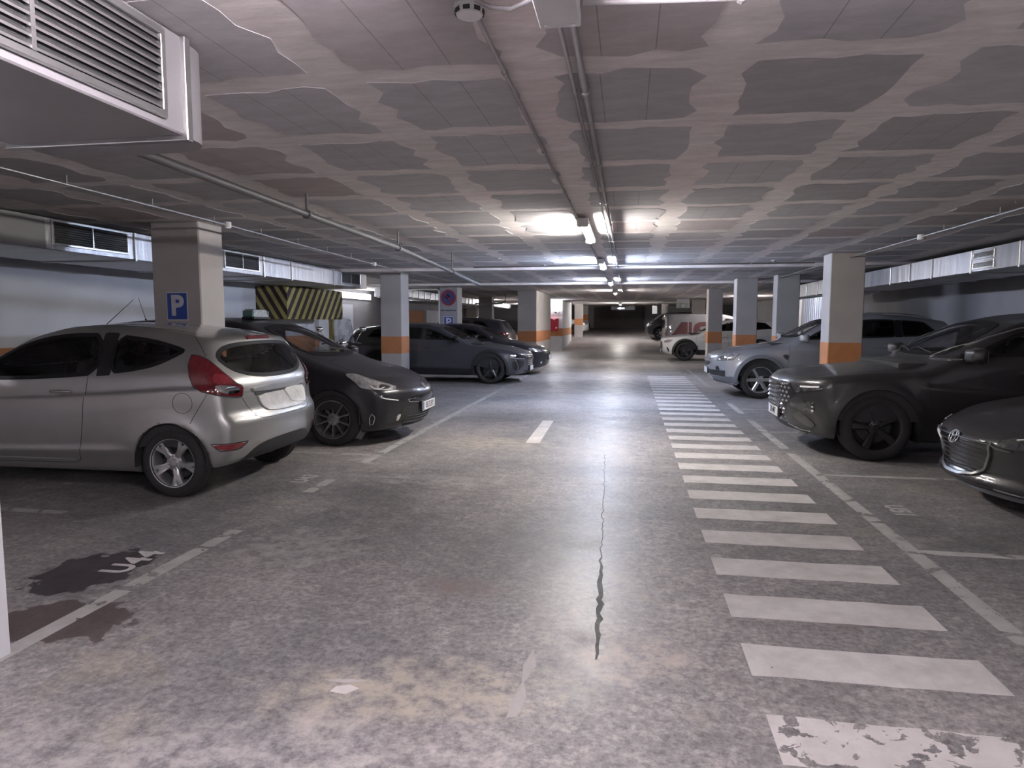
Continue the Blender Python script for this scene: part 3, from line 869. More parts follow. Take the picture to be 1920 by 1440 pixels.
def resample(p, step, closed=True):
    p = np.asarray(p, float)
    if closed: p = np.concatenate([p, p[:1]])
    d = np.r_[0, np.cumsum(np.linalg.norm(np.diff(p, axis=0), axis=1))]
    n = max(int(round(d[-1] / step)), 6 if closed else 2)
    t = np.linspace(0, d[-1], n + 1)
    q = np.stack([np.interp(t, d, p[:, k]) for k in range(p.shape[1])], -1)
    return q[:-1] if closed else q

def inset(p, w):
    """move a closed outline inwards"""
    if area2(p) < 0: p = p[::-1]
    a = np.roll(p, 1, 0); b = np.roll(p, -1, 0)
    t = b - a; t /= np.maximum(np.linalg.norm(t, axis=1, keepdims=True), 1e-9)
    return p, p + np.stack([-t[:, 1], t[:, 0]], -1) * w

WHEELS = {}
def wheel_meshes(style, R, rr, wd):
    """tyre and rim meshes; the outer face looks to -y"""
    key = (style, R, rr, wd)
    if key in WHEELS: return WHEELS[key]
    bm = bmesh.new(); h = wd / 2
    lathe(bm, [(rr - .005, -h + .012), (rr + .012, -h), (rr + (R - rr) * .5, -h - .008), (R - .03, -h + .004), (R - .008, -h + .022), (R, -h + .045),
               (R, -.012), (R - .006, -.009), (R - .006, .009), (R, .012), (R, h - .045), (R - .008, h - .022), (R - .03, h - .004), (rr + .012, h), (rr - .005, h - .012)], 48)
    tm = bpy.data.meshes.new('tyre'); bmesh.ops.recalc_face_normals(bm, faces=bm.faces); bm.to_mesh(tm); bm.free(); tm.shade_smooth(); tm.materials.append(RUBBER)
    n, wi, wo, dark, twin, lug = dict(five_y=(5, .060, .050, ALLOY, .17, 4), ten=(10, .022, .022, ALLOY, 0, 5), six=(6, .062, .075, ALLOY, 0, 6), dark_five=(5, .05, .09, ALLOYD, .0, 5),
                                      dark_blade=(5, .11, .05, ALLOYD, .0, 5), plain=(7, .04, .04, ALLOY, 0, 5), dark_plain=(5, .05, .05, ALLOYD, .2, 5))[style]
    bm = bmesh.new()
    lathe(bm, [(rr, -h + .004), (rr + .008, -h + .002), (rr + .010, -h + .012), (rr - .006, -h + .016), (rr - .022, -h + .05), (rr - .03, h - .03), (rr, h - .01)], 40)
    yo = -h + .018
    def spoke(a, w0, w1, r0, r1, a1=None):
        a1 = a if a1 is None else a1
        ca = Vector((math.cos(a), 0, math.sin(a))); ta = Vector((-math.sin(a), 0, math.cos(a)))
        cb = Vector((math.cos(a1), 0, math.sin(a1))); tb = Vector((-math.sin(a1), 0, math.cos(a1)))
        vs = []
        for c, t, r, w, y in ((ca, ta, r0, w0, yo + .012), (cb * .55 + ca * .45, tb, (r0 + r1) / 2, (w0 + w1) / 2, yo + .004), (cb, tb, r1, w1, yo + .002)):
            c = c.normalized()
            vs.append([bm.verts.new(c * r + t * s * w * f + Vector((0, y + dy, 0))) for s, f, dy in ((-1, .5, .012), (-1, .30, 0), (1, .30, 0), (1, .5, .012), (1, .45, .05), (-1, .45, .05))])
        for A, B in zip(vs, vs[1:]):
            for k in range(6): bm.faces.new((A[k], A[(k + 1) % 6], B[(k + 1) % 6], B[k]))
    for i in range(n):
        a = 2 * math.pi * i / n + math.pi / 2
        if twin:
            spoke(a, wi, wi * .9, .05, rr * .52)
            spoke(a, wo, wo * .8, rr * .45, rr - .006, a + twin)
            spoke(a, wo, wo * .8, rr * .45, rr - .006, a - twin)
        else:
            spoke(a, wi, wo, .045, rr - .006)
    lathe(bm, [(.001, yo + .002), (.028, yo + .002), (.034, yo + .010), (.072, yo + .016), (.078, yo + .05)], 24)
    for i in range(lug):
        a = 2 * math.pi * (i + .5) / lug + math.pi / 2
        cyl(bm, (.052 * math.cos(a), yo + .004, .052 * math.sin(a)), (.052 * math.cos(a), yo + .03, .052 * math.sin(a)), .009, n=8)
    rm = bpy.data.meshes.new('rim'); bmesh.ops.recalc_face_normals(bm, faces=bm.faces); bm.to_mesh(rm); bm.free(); rm.shade_smooth(); rm.set_sharp_from_angle(angle=math.radians(35)); rm.materials.append(dark)
    bm = bmesh.new(); lathe(bm, [(.001, 0.005), (rr * .72, 0.005), (rr * .74, .02), (rr - .03, .045)], 28)
    dm = bpy.data.meshes.new('brake_disc'); bmesh.ops.recalc_face_normals(bm, faces=bm.faces); bm.to_mesh(dm); bm.free(); dm.materials.append(STEELD)
    WHEELS[key] = (tm, rm, dm)
    return WHEELS[key]

class Car:
    def __init__(c, name, label, spec, pose, paintm, h=0.024, wheel='plain', rim=.21, wd=.2, z=0.0, group=None, cat='car'):
        c.s = Shape(spec); c.sp = spec; c.h = h; c.paint = paintm; c.L = spec['L']
        c.root = thing(name, label, cat, (pose[0], pose[1], z), math.radians(pose[2]), group)
        c.holes = []; c.wheel = (wheel, rim, wd)
    def loc(c, P):
        P = np.array(P, float); P[:, 0] -= c.L / 2; return P
    def nrm(c, q):
        g = c.s.grad(q[:, 0], q[:, 1], q[:, 2], .006, False)
        return g / np.maximum(np.linalg.norm(g, axis=1, keepdims=True), 1e-6)
    def az2(c, pts, mode):
        """3d points -> the 2d frame of a projection"""
        pts = np.asarray(pts, float)
        if pts.shape[1] == 2: return pts
        if mode == 'S': return pts[:, [0, 2]]
        if mode in 'FR' if isinstance(mode, str) else False: return pts[:, [1, 2]]
        if mode == 'T': return pts[:, :2]
        a = math.radians(mode); n = np.array([-math.sin(a), math.cos(a)])
        return np.stack([(pts[:, 0] - c.L / 2) * n[0] + pts[:, 1] * n[1], pts[:, 2]], -1)
    def sides(c, mirror): return (1, -1) if mirror else (1,)
    def patch(c, name, mode, poly, m, off=.004, mirror=True, parent=None, rnd=2, step=.03, rim=.012, label=None, parents=None, only=None):
        p = c.az2(poly, mode)
        if rnd: p = chaikin(p, rnd)
        if area2(p) < 0: p = p[::-1]
        b = resample(p, step)
        x0, y0 = b.min(0); x1, y1 = b.max(0)
        gx, gy = np.meshgrid(np.arange(x0 + step / 2, x1, step), np.arange(y0 + step / 2, y1, step))
        g = np.stack([gx.ravel(), gy.ravel()], -1)
        if len(g):
            g = g[inside(b, g[:, 0], g[:, 1])]
        if len(g):
            dd = np.sqrt(((g[:, None] - b[None]) ** 2).sum(-1)).min(1); g = g[dd > step * .45]
        allp = np.concatenate([b, g]) if len(g) else b
        nb = len(b)
        r = delaunay_2d_cdt([Vector(v) for v in allp], [], [list(range(nb))], 1, 1e-6)
        uv = np.array([[v.x, v.y] for v in r[0]]); F = [list(f) for f in r[2]]
        q = c.s.project(uv, mode); n = c.nrm(q)
        top = q + n * off
        # rim: boundary edges go down into the body
        cnt = {}
        for f in F:
            for i in range(len(f)):
                e = (f[i], f[(i + 1) % len(f)]); cnt[e] = 1
        bd = [e for e in cnt if (e[1], e[0]) not in cnt]
        bi = sorted({i for e in bd for i in e}); mp = {k: len(uv) + i for i, k in enumerate(bi)}
        V = np.concatenate([top, (q - n * rim)[bi]])
        F2 = F + [[e[1], e[0], mp[e[0]], mp[e[1]]] for e in bd]
        # orient to the outward normal
        f0 = F[0]; fn = np.cross(V[f0[1]] - V[f0[0]], V[f0[2]] - V[f0[0]])
        if fn @ n[f0[0]] < 0: F2 = [f[::-1] for f in F2]
        outs = []
        for k, sg in enumerate((only,) if only else c.sides(mirror)):
            W = c.loc(V); G = F2
            if sg < 0: W[:, 1] *= -1; G = [f[::-1] for f in F2]
            par = parents[k] if parents else (parent or c.root)
            o = mesh_obj(name, W, G, m, par, label=label)
            o.data.shade_smooth(); o.data.set_sharp_from_angle(angle=math.radians(40))
            outs.append(o)
        return outs
    def window(c, name, mode, poly, m=None, mirror=True, seal=.03, hole=True, rnd=2):
        m = m or GLASS
        p = np.asarray(poly, float)
        if rnd: p = chaikin(p, rnd)
        if area2(p) < 0: p = p[::-1]
        if hole: c.holes.append((mode, inset(resample(p, .03), seal * .62)[1]))
        panes = c.patch(name, mode, p, m, .004, mirror, rnd=0, step=.06, rim=.002)
        b = resample(p, .035)
        b, i2 = inset(b, seal)
        q0 = c.s.project(b, mode); q1 = c.s.project(i2, mode)
        n0 = c.nrm(q0); n1 = c.nrm(q1); k = len(b)
        V = np.concatenate([q0 - n0 * .006, q0 + n0 * .006, q1 + n1 * .0055, q1 - n1 * .02])
        F = []
        for lay in range(3):
            for i in range(k):
                j = (i + 1) % k
                F.append([lay * k + i, lay * k + j, (lay + 1) * k + j, (lay + 1) * k + i])
        for o, sg in zip(panes, c.sides(mirror)):
            W = c.loc(V)
            if sg < 0: W[:, 1] *= -1
            s_ = mesh_obj('window_seal', W, F, SEALB, o)
        return panes
    def strip(c, name, mode, pts, m, w=.006, hgt=.002, mirror=True, parent=None, closed=False, step=.03, parents=None, taper=False):
        p = resample(c.az2(pts, mode), step, closed)
        q = c.s.project(p, mode); n = c.nrm(q); k = len(q)
        t = (np.roll(q, -1, 0) - np.roll(q, 1, 0)) if closed else np.gradient(q, axis=0)
        t /= np.maximum(np.linalg.norm(t, axis=1, keepdims=True), 1e-9)
        sd = np.cross(n, t); sd /= np.maximum(np.linalg.norm(sd, axis=1, keepdims=True), 1e-9)
        ww = np.full((k, 1), w / 2)
        if taper: ww = ww * np.sin(np.linspace(.12, math.pi - .12, k))[:, None] ** .6
        V = np.concatenate([q - sd * ww - n * .004, q - sd * ww * .8 + n * hgt, q + sd * ww * .8 + n * hgt, q + sd * ww - n * .004])
        F = []
        for lay in range(3):
            for i in range(k if closed else k - 1):
                j = (i + 1) % k
                F.append([lay * k + i, lay * k + j, (lay + 1) * k + j, (lay + 1) * k + i])
        if not closed:
            F.append([0, k, 2 * k, 3 * k]); F.append([k - 1, 4 * k - 1, 3 * k - 1, 2 * k - 1])
        outs = []
        for j, sg in enumerate(c.sides(mirror)):
            W = c.loc(V); G = F
            if sg < 0: W[:, 1] *= -1; G = [f[::-1] for f in F]
            par = parents[j] if parents else (parent or c.root)
            o = mesh_obj(name, W, G, m, par); o.data.shade_smooth(); o.data.set_sharp_from_angle(angle=math.radians(50)); outs.append(o)
        return outs
    def body(c, lining=True):
        P, F = c.s.mesh(c.h)
        ctr = P[F].mean(1)
        n = c.nrm(ctr)
        keep = np.ones(len(F), bool)
        for mode, poly in c.holes:
            if mode == 'S': k = inside(poly, ctr[:, 0], ctr[:, 2]) & (np.abs(n[:, 1]) > .45)
            elif mode == 'F': k = inside(poly, ctr[:, 1], ctr[:, 2]) & (ctr[:, 0] < c.L * .6) & (n[:, 0] < -.1)
            else: k = inside(poly, ctr[:, 1], ctr[:, 2]) & (ctr[:, 0] > c.L * .5) & (n[:, 0] > .1)
            keep &= ~k
        F = F[keep]
        o = mesh_obj('body', c.loc(P), F, c.paint, c.root, smooth=True)
        o.data.set_sharp_from_angle(angle=math.radians(50))
        if lining and c.holes:
            hh = max(.045, c.h)
            P, F = c.s.mesh(hh, -.035, False)
            ctr = P[F].mean(1); n = c.nrm(ctr)
            keep = ctr[:, 2] > .42
            for mode, poly in c.holes:
                poly = np.asarray(poly); pc = poly.mean(0); big = inset(poly, -.02)[1]
                if mode == 'S': k = inside(big, ctr[:, 0], ctr[:, 2]) & (np.abs(n[:, 1]) > .45)
                elif mode == 'F': k = inside(big, ctr[:, 1], ctr[:, 2]) & (ctr[:, 0] < c.L * .6) & (n[:, 0] < -.1)
                else: k = inside(big, ctr[:, 1], ctr[:, 2]) & (ctr[:, 0] > c.L * .5) & (n[:, 0] > .1)
                keep &= ~k
            mesh_obj('interior_lining', c.loc(P), F[keep], LINER, c.root, smooth=True)
        # wheel housings
        xw0, xw1, R, ra = c.s.whl
        for xw in (xw0, xw1):
            wy = float(c.s.W(np.array([xw]), np.array([R + ra * .9]))[0])
            for sg in (1, -1):
                bm = bmesh.new(); k = 20; rows = []
                for yy in (wy - .012, c.s.yin + .004):
                    rows.append([bm.verts.new((xw - c.L / 2 + (ra - .004) * math.cos(a), sg * yy, R + (ra - .004) * math.sin(a))) for a in np.linspace(-.12, math.pi + .12, k)])
                for i in range(k - 1): bm.faces.new((rows[0][i], rows[0][i + 1], rows[1][i + 1], rows[1][i]))
                bm.faces.new(rows[1])
                bm_obj('wheel_housing', bm, LINER, c.root)
    def wheels(c, inset_=.015):
        style, rim, wd = c.wheel
        xw0, xw1, R, ra = c.s.whl
        tm, rm, dm = wheel_meshes(style, R, rim, wd)
        for xw in (xw0, xw1):
            w = float(c.s.W(np.array([xw]), np.array([R + ra * .8]))[0]) - inset_ - .01
            for sg in (-1, 1):
                t = bpy.data.objects.new('wheel', tm)
                t.location = (xw - c.L / 2, sg * (w - wd / 2), R + .001)
                t.rotation_euler = (0, random.uniform(-.6, .6) if sg < 0 else 0, 0 if sg < 0 else math.pi)
                link(t, c.root)
                link(bpy.data.objects.new('rim', rm), t)
                link(bpy.data.objects.new('brake_disc', dm), t)
    def interior(c, rows=(1.75, 2.75), zs=.5, hgt=None):
        """seats, dashboard and steering wheel behind the glass"""
        zt = c.sp['H'] - .32
        for r, xs in enumerate(rows):
            for y in (-.36, .36):
                bm = bmesh.new()
                bx(bm, xs - .25, xs + .27, y - .25, y + .25, zs - .1, zs + .08, .05, 2)
                M = Matrix.Translation((xs + .28, y, zs)) @ Matrix.Rotation(.28, 4, 'Y')
                bx(bm, -.06, .06, -.24, .24, -.02, zt - zs, .05, 2, M)
                bx(bm, -.05, .05, -.13, .13, zt - zs + .03, zt - zs + .22, .045, 2, M)
                for v in bm.verts: v.co.x -= c.L / 2
                bm_obj('seat', bm, SEATM, c.root, angle=50)
        xd = rows[0] - .62
        zb = float(c.s.belt(np.array([xd]))[0]) - .03
        bm = bmesh.new(); bx(bm, xd - .3 - c.L / 2, xd + .1 - c.L / 2, -.66, .66, zb - .35, zb, .06, 2)
        bm_obj('dashboard', bm, LINER, c.root, angle=50)
        bm = bmesh.new()
        M = Matrix.Translation((xd + .2 - c.L / 2, .36, zb - .02)) @ Matrix.Rotation(math.radians(65), 4, 'Y')
        k = 20
        ring = [M @ Vector((.18 * math.cos(a), .18 * math.sin(a), 0)) for a in np.linspace(0, 2 * math.pi, k)]
        tube(bm, ring, .015, 6)
        cyl(bm, M @ Vector((0, -.17, 0)), M @ Vector((0, .17, 0)), .02, n=6)
        cyl(bm, M @ Vector((0, 0, 0)), M @ Vector((0, 0, -.25)), .03, n=8)
        bm_obj('steering_wheel', bm, LINER, c.root, angle=50)
    def mirrors(c, x, z, m=None, s=1.0, glass=True):
        for sg in (-1, 1):
            w = float(c.s.W(np.array([x]), np.array([z]))[0])
            bm = bmesh.new()
            bx(bm, -.065 * s, .055 * s, -.10 * s, .10 * s, -.065 * s, .075 * s, .04 * s, 3)
            for v in bm.verts:                      # round the leading face
                if v.co.x < 0: v.co.z *= .82; v.co.y *= .9
            bmesh.ops.translate(bm, verts=bm.verts, vec=(x - c.L / 2, sg * (w + .13 * s), z + .06))
            o = bm_obj('door_mirror', bm, m or c.paint, c.root, angle=50)
            bm = bmesh.new(); cyl(bm, (x - c.L / 2 - .01, sg * (w - .03), z), (x - c.L / 2 - .01, sg * (w + .08 * s), z + .04), .022, .018, 8)
            bm_obj('mirror_arm', bm, BLACKP, o)
            bm = bmesh.new(); bx(bm, x - c.L / 2 + .054 * s, x - c.L / 2 + .058 * s, sg * (w + .13 * s) - .085 * s, sg * (w + .13 * s) + .085 * s, z + .06 - .05 * s, z + .06 + .055 * s)
            bm_obj('mirror_glass', bm, CHROME, o)
    def handles(c, pts, m=None):
        for x, z in pts:
            for sg in (-1, 1):
                y = float(c.s.project([(x, z)], 'S')[0, 1])
                bm = bmesh.new()
                k = [(x - .10, abs(y) - .002, z), (x - .085, abs(y) + .022, z + .004), (x, abs(y) + .032, z + .008), (x + .085, abs(y) + .024, z + .006), (x + .10, abs(y) - .002, z + .002)]
                tube(bm, [(a - c.L / 2, sg * b, d) for a, b, d in k], [.008, .012, .013, .012, .008], 8)
                bm_obj('door_handle', bm, m or c.paint, c.root, smooth=True)
    def plate(c, end, z, txt, y=0.0, w=.52, hh=.11, tilt=0.0, blue=True):
        q = c.s.project([(y, z), (y, z - .05), (y, z + .05), (y - .2, z), (y + .2, z)], end)
        x = q[:, 0].min() - .012 if end == 'F' else q[:, 0].max() + .012
        sg = -1 if end == 'F' else 1
        r = (0, -1, 0) if end == 'F' else (0, 1, 0)
        M = frame_matrix((x - c.L / 2, y, z), r, (0, 0, 1))
        bm = bmesh.new(); bx(bm, -w / 2, w / 2, -hh / 2, hh / 2, -.006, .004, .003); bm.transform(M)
        o = bm_obj('number_plate', bm, PLATEW, c.root)
        bm = bmesh.new(); bx(bm, -w / 2 - .012, w / 2 + .012, -hh / 2 - .012, hh / 2 + .012, -.03, -.004, .004); bm.transform(M)
        bm_obj('plate_holder', bm, BLACKP, o)
        if blue:
            bm = bmesh.new(); bx(bm, -w / 2 + .004, -w / 2 + .044, -hh / 2 + .004, hh / 2 - .004, .003, .0052); bm.transform(M)
            bm_obj('country_strip', bm, PLATEB, o)
        if txt: text_mesh('plate_characters', txt, hh * .98, INK, o, M @ Matrix.Translation((.022, 0, .005)), .0006, 1.05, .0006, .82)
        return o
    def emblem(c, end, y, z, rx=.05, rz=.035, m=None):
        q = c.s.project([(y, z)], end)[0]; n = c.nrm(q[None])[0]
        u = Vector((0, 0, 1)) - Vector(n) * n[2]; u.normalize(); r = u.cross(Vector(n))
        M = frame_matrix((q[0] - c.L / 2 + n[0] * .006, q[1] + n[1] * .006, q[2] + n[2] * .006), r, u)
        bm = bmesh.new()
        for a, b in ((rx, rz), (rx * .42, rz * .92)):
            tube(bm, [M @ Vector((a * math.cos(t), b * math.sin(t), 0)) for t in np.linspace(0, 2 * math.pi, 21)], .005, 6)
        tube(bm, [M @ Vector((rx * .72 * math.cos(t), rz * .38 * math.sin(t) + rz * .45, 0)) for t in np.linspace(0, 2 * math.pi, 17)], .004, 6)
        return bm_obj('emblem', bm, m or CHROME, c.root, smooth=True)
    # automatic glazing from belt line and roof
    def glaze(c, xa, cuts, xb, zl=.03, zu=.085, tail=.0, m=None, mr=None, pillar=.10):
        s = c.s
        T = lambda x: s.T(np.asarray(x, float)) - zu - .5 * s.crown(np.asarray(x, float))
        Bt = lambda x: s.belt(np.asarray(x, float)) + zl
        edges = [xa] + list(cuts) + [xb]
        for i in range(len(edges) - 1):
            a = edges[i] + (pillar / 2 if i else 0); b = edges[i + 1] - (pillar / 2 if i < len(edges) - 2 else 0)
            xs = np.linspace(a, b, 9)
            lo = [(x, float(Bt(x))) for x in xs]
            zt = T(xs)
            if i == len(edges) - 2 and tail: zt = np.minimum(zt, Bt(b) + (b - xs) * tail + .02)
            hi = [(x, float(max(z, Bt(x) + .004))) for x, z in zip(xs, zt)]
            pts = lo + hi[::-1]
            if hi[0][1] - lo[0][1] < .02: pts = lo + hi[:0:-1]
            if hi[-1][1] - lo[-1][1] < .02: pts = lo + hi[-2::-1] if hi[0][1] - lo[0][1] >= .02 else lo + hi[-2:0:-1]
            c.window('side_window', 'S', pts, (mr if i and mr else m), rnd=1)
        for x in cuts:
            z0, z1 = float(Bt(x)), float(T(x))
            c.patch('door_pillar', 'S', [(x - pillar / 2 - .01, z0), (x + pillar / 2 + .01, z0), (x + pillar / 2 + .01, z1), (x - pillar / 2 - .01, z1)], GLOSSB, .0035, rnd=0)
    def windscreen(c, z0, z1, w0, w1, m=None):
        c.window('windscreen', 'F', [(-w0, z0 + .03), (-w0 * .5, z0 + .005), (0, z0), (w0 * .5, z0 + .005), (w0, z0 + .03), (w1, z1 - .05), (w1 * .5, z1 - .012), (0, z1), (-w1 * .5, z1 - .012), (-w1, z1 - .05)], m, mirror=False, seal=.04, rnd=1)
    def rear_window(c, z0, z1, w0, w1, m=None):
        c.window('rear_window', 'R', [(-w0, z0 + .05), (-w0 * .5, z0 + .01), (0, z0), (w0 * .5, z0 + .01), (w0, z0 + .05), (w1, z1 - .03), (w1 * .5, z1 - .005), (0, z1), (-w1 * .5, z1 - .005), (-w1, z1 - .03)], m, mirror=False, seal=.04, rnd=1)
    def wipers(c, z, pts=((-.45, .05), (.05, .5))):
        for a, b in pts:
            q = c.s.project(np.stack([np.linspace(a, b, 8), np.linspace(z, z + .05, 8)], -1), 'F'); n = c.nrm(q)
            bm = bmesh.new(); tube(bm, [Vector(v) for v in c.loc(q + n * .018)], .008, 6)
            bm_obj('wiper', bm, BLACKP, c.root)
    def arch_trim(c, w=.05, m=None, off=.006):
        """plastic lip round each wheel opening"""
        xw0, xw1, R, ra = c.s.whl
        for xw in (xw0, xw1):
            t = np.linspace(-.25, math.pi + .25, 26)
            outer = [(xw + (ra + w) * math.cos(a), R + (ra + w) * math.sin(a)) for a in t]
            inner = [(xw + (ra + .002) * math.cos(a), R + (ra + .002) * math.sin(a)) for a in t]
            lo = .2
            c.patch('wheel_arch_trim', 'S', [p for p in outer if p[1] > lo] + [p for p in inner if p[1] > lo][::-1], m or BLACKP, off, rnd=0, step=.035)
    def seams(c, lines, mode='S', mirror=True):
        for pts in lines:
            c.strip('panel_seam', mode, pts, INK, .006, .0012, mirror)

# ------------------------------------------------------------------ parked cars
def ob(pts, y=-1): return [(a, y * abs(b), z) for a, b, z in pts]

def silver_hatchback():
    p = paint('silver_paint', (.37, .365, .36), .75, .36)
    c = Car('silver_hatchback', 'silver three-door hatchback in the foreground showing its rear', FIESTA, (-5.085, 5.9, 0), p, .020, 'five_y', .200, .195)
    c.window('side_window', 'S', [(1.36, 1.0), (1.62, 1.17), (1.82, 1.275), (2.05, 1.345), (2.3, 1.378), (2.62, 1.378), (2.66, 1.03), (2.2, .995), (1.7, .975), (1.4, .975)], rnd=1)
    c.window('side_window', 'S', [(2.74, 1.372), (3.10, 1.33), (3.32, 1.28), (3.43, 1.245), (3.40, 1.21), (3.18, 1.105), (2.95, 1.06), (2.75, 1.04)], rnd=1)
    c.patch('door_pillar', 'S', [(2.61, 1.385), (2.75, 1.38), (2.77, 1.03), (2.64, 1.02)], GLOSSB, .0036, rnd=0)
    c.windscreen(1.04, 1.345, .60, .50)
    c.window('rear_window', 'R', [(-.69, 1.175), (-.60, 1.255), (-.45, 1.29), (-.2, 1.305), (.2, 1.305), (.45, 1.29), (.60, 1.255), (.69, 1.175), (.60, 1.06), (.42, 1.005), (.2, .985), (-.2, .985), (-.42, 1.005), (-.60, 1.06)], mirror=False, seal=.032, rnd=1)
    c.interior((1.85, 2.75)); c.body(); c.wheels()
    tail = ob([(3.49, .75, 1.20), (3.56, .75, 1.195), (3.62, .74, 1.165), (3.72, .70, 1.06), (3.80, .63, .96), (3.835, .58, .93), (3.83, .60, .84), (3.73, .80, .875), (3.62, .83, .905), (3.55, .83, .94), (3.50, .81, 1.03), (3.475, .78, 1.12)])
    tl = c.patch('tail_lamp', 135, tail, REDL, .012, rnd=1, step=.022, rim=.02, label='dark red tail lamp')
    c.patch('reversing_lens', 135, ob([(3.70, .80, .945), (3.75, .76, .955), (3.81, .61, .93), (3.818, .62, .87), (3.76, .77, .885)]), REFL, .0145, parents=tl, rnd=1, step=.018)
    c.patch('indicator_lens', 135, ob([(3.67, .77, 1.05), (3.74, .68, 1.03), (3.79, .63, .965), (3.70, .79, .96)]), REDL2, .0145, parents=tl, rnd=1, step=.02)
    c.strip('lamp_edge', 135, tail, INK, .010, .013, parents=tl, closed=True)
    c.patch('rear_reflector', 135, ob([(3.68, .82, .465), (3.87, .60, .462), (3.845, .67, .415), (3.74, .80, .415)]), REDL2, .004, rnd=1, step=.02, label='red rear reflector')
    c.strip('reflector_edge', 135, ob([(3.67, .82, .47), (3.88, .59, .467), (3.845, .67, .408), (3.735, .80, .408)]), INK, .008, .004, closed=True)
    c.patch('lower_diffuser', 'R', [(-.66, .22), (-.52, .37), (-.40, .425), (-.2, .445), (.2, .445), (.40, .425), (.52, .37), (.66, .22)], BLACKP, .006, mirror=False, rnd=1, label='black plastic bumper insert')
    c.patch('high_stop_lamp', 'R', [(-.19, 1.345), (.19, 1.345), (.19, 1.318), (-.19, 1.318)], REDL, .012, mirror=False, rnd=0, step=.02, rim=.02, label='slim red stop lamp under the roof spoiler')
    # taped-over number plate and the grip bar above it
    c.patch('plate_recess', 'R', [(-.44, .885), (.44, .885), (.40, .70), (.33, .665), (-.33, .665), (-.40, .70)], p, -.004, mirror=False, rnd=1)
    c.patch('grip_bar', 'R', [(-.47, .915), (.47, .915), (.45, .868), (-.45, .868)], SATIN, .016, mirror=False, rnd=1, step=.025, rim=.02)
    c.patch('grip_shadow_strip', 'R', [(-.44, .868), (.44, .868), (.42, .84), (-.42, .84)], BLACKP, .008, mirror=False, rnd=0, step=.025)
    c.patch('plate_cover_film', 'R', [(-.41, .845), (.0, .85), (.40, .84), (.41, .70), (.30, .675), (-.28, .68), (-.37, .75)], TAPE, .014, mirror=False, rnd=1, step=.025, label='crumpled white film taped over the number plate')
    c.patch('loose_film_flap', 'R', [(-.02, .86), (.2, .87), (.43, .86), (.44, .69), (.25, .70), (.10, .735), (.05, .80)], TAPE, .022, mirror=False, rnd=1, step=.025)
    # seams
    c.seams([[(2.56, 1.02), (2.55, .9), (2.50, .55), (2.45, .30), (2.40, .275), (1.35, .265)], [(1.30, .97), (1.22, .80), (1.20, .5), (1.27, .28)]])
    c.seams([ob([(3.62, .75, 1.19), (3.45, .62, 1.30), (3.41, .60, 1.36)]), ob([(3.665, .83, .885), (3.60, .85, .77), (3.52, .86, .64)]), ob([(3.82, .60, .86), (3.86, .55, .75), (3.90, .47, .665)])], 135)
    c.seams([[(-.50, .67), (-.42, .645), (-.3, .638), (.3, .638), (.42, .645), (.50, .67)]], 'R', False)
    c.strip('fuel_flap', 'S', [(3.45 + .085 * math.cos(a), .81 + .085 * math.sin(a)) for a in np.linspace(0, 6.1, 24)], INK, .005, .001, mirror=False, closed=True, step=.02)
    c.strip('sill_moulding', 'S', [(1.35, .30), (2.4, .305)], SATIN, .012, .006)
    c.handles([(2.31, .885)], p)
    c.mirrors(1.45, .98, p)
    c.patch('head_lamp', 45, ob([(.10, .55, .70), (.25, .68, .78), (.55, .80, .92), (.60, .82, .86), (.35, .80, .72), (.18, .66, .66)]), LAMPB, .006, rnd=1)
    c.patch('grille', 'F', [(-.42, .52), (.42, .52), (.35, .36), (-.35, .36)], BLACKP, .004, mirror=False, rnd=1)
    c.strip('roof_gutter', 'T', [(2.0, -.52), (2.8, -.535), (3.4, -.53)], INK, .012, .001, step=.05)
    # roof aerial
    q = c.s.project([(2.02, 0.0)], 'T')[0]
    bm = bmesh.new(); cyl(bm, (2.02 - c.L / 2, 0, q[2] - .005), (2.06 - c.L / 2, 0, q[2] + .03), .016, .008, 8)
    tube(bm, [(2.05 - c.L / 2, 0, q[2] + .02), (2.37 - c.L / 2, 0, q[2] + .27)], [.004, .0025], 6)
    bm_obj('aerial', bm, INK, c.root)

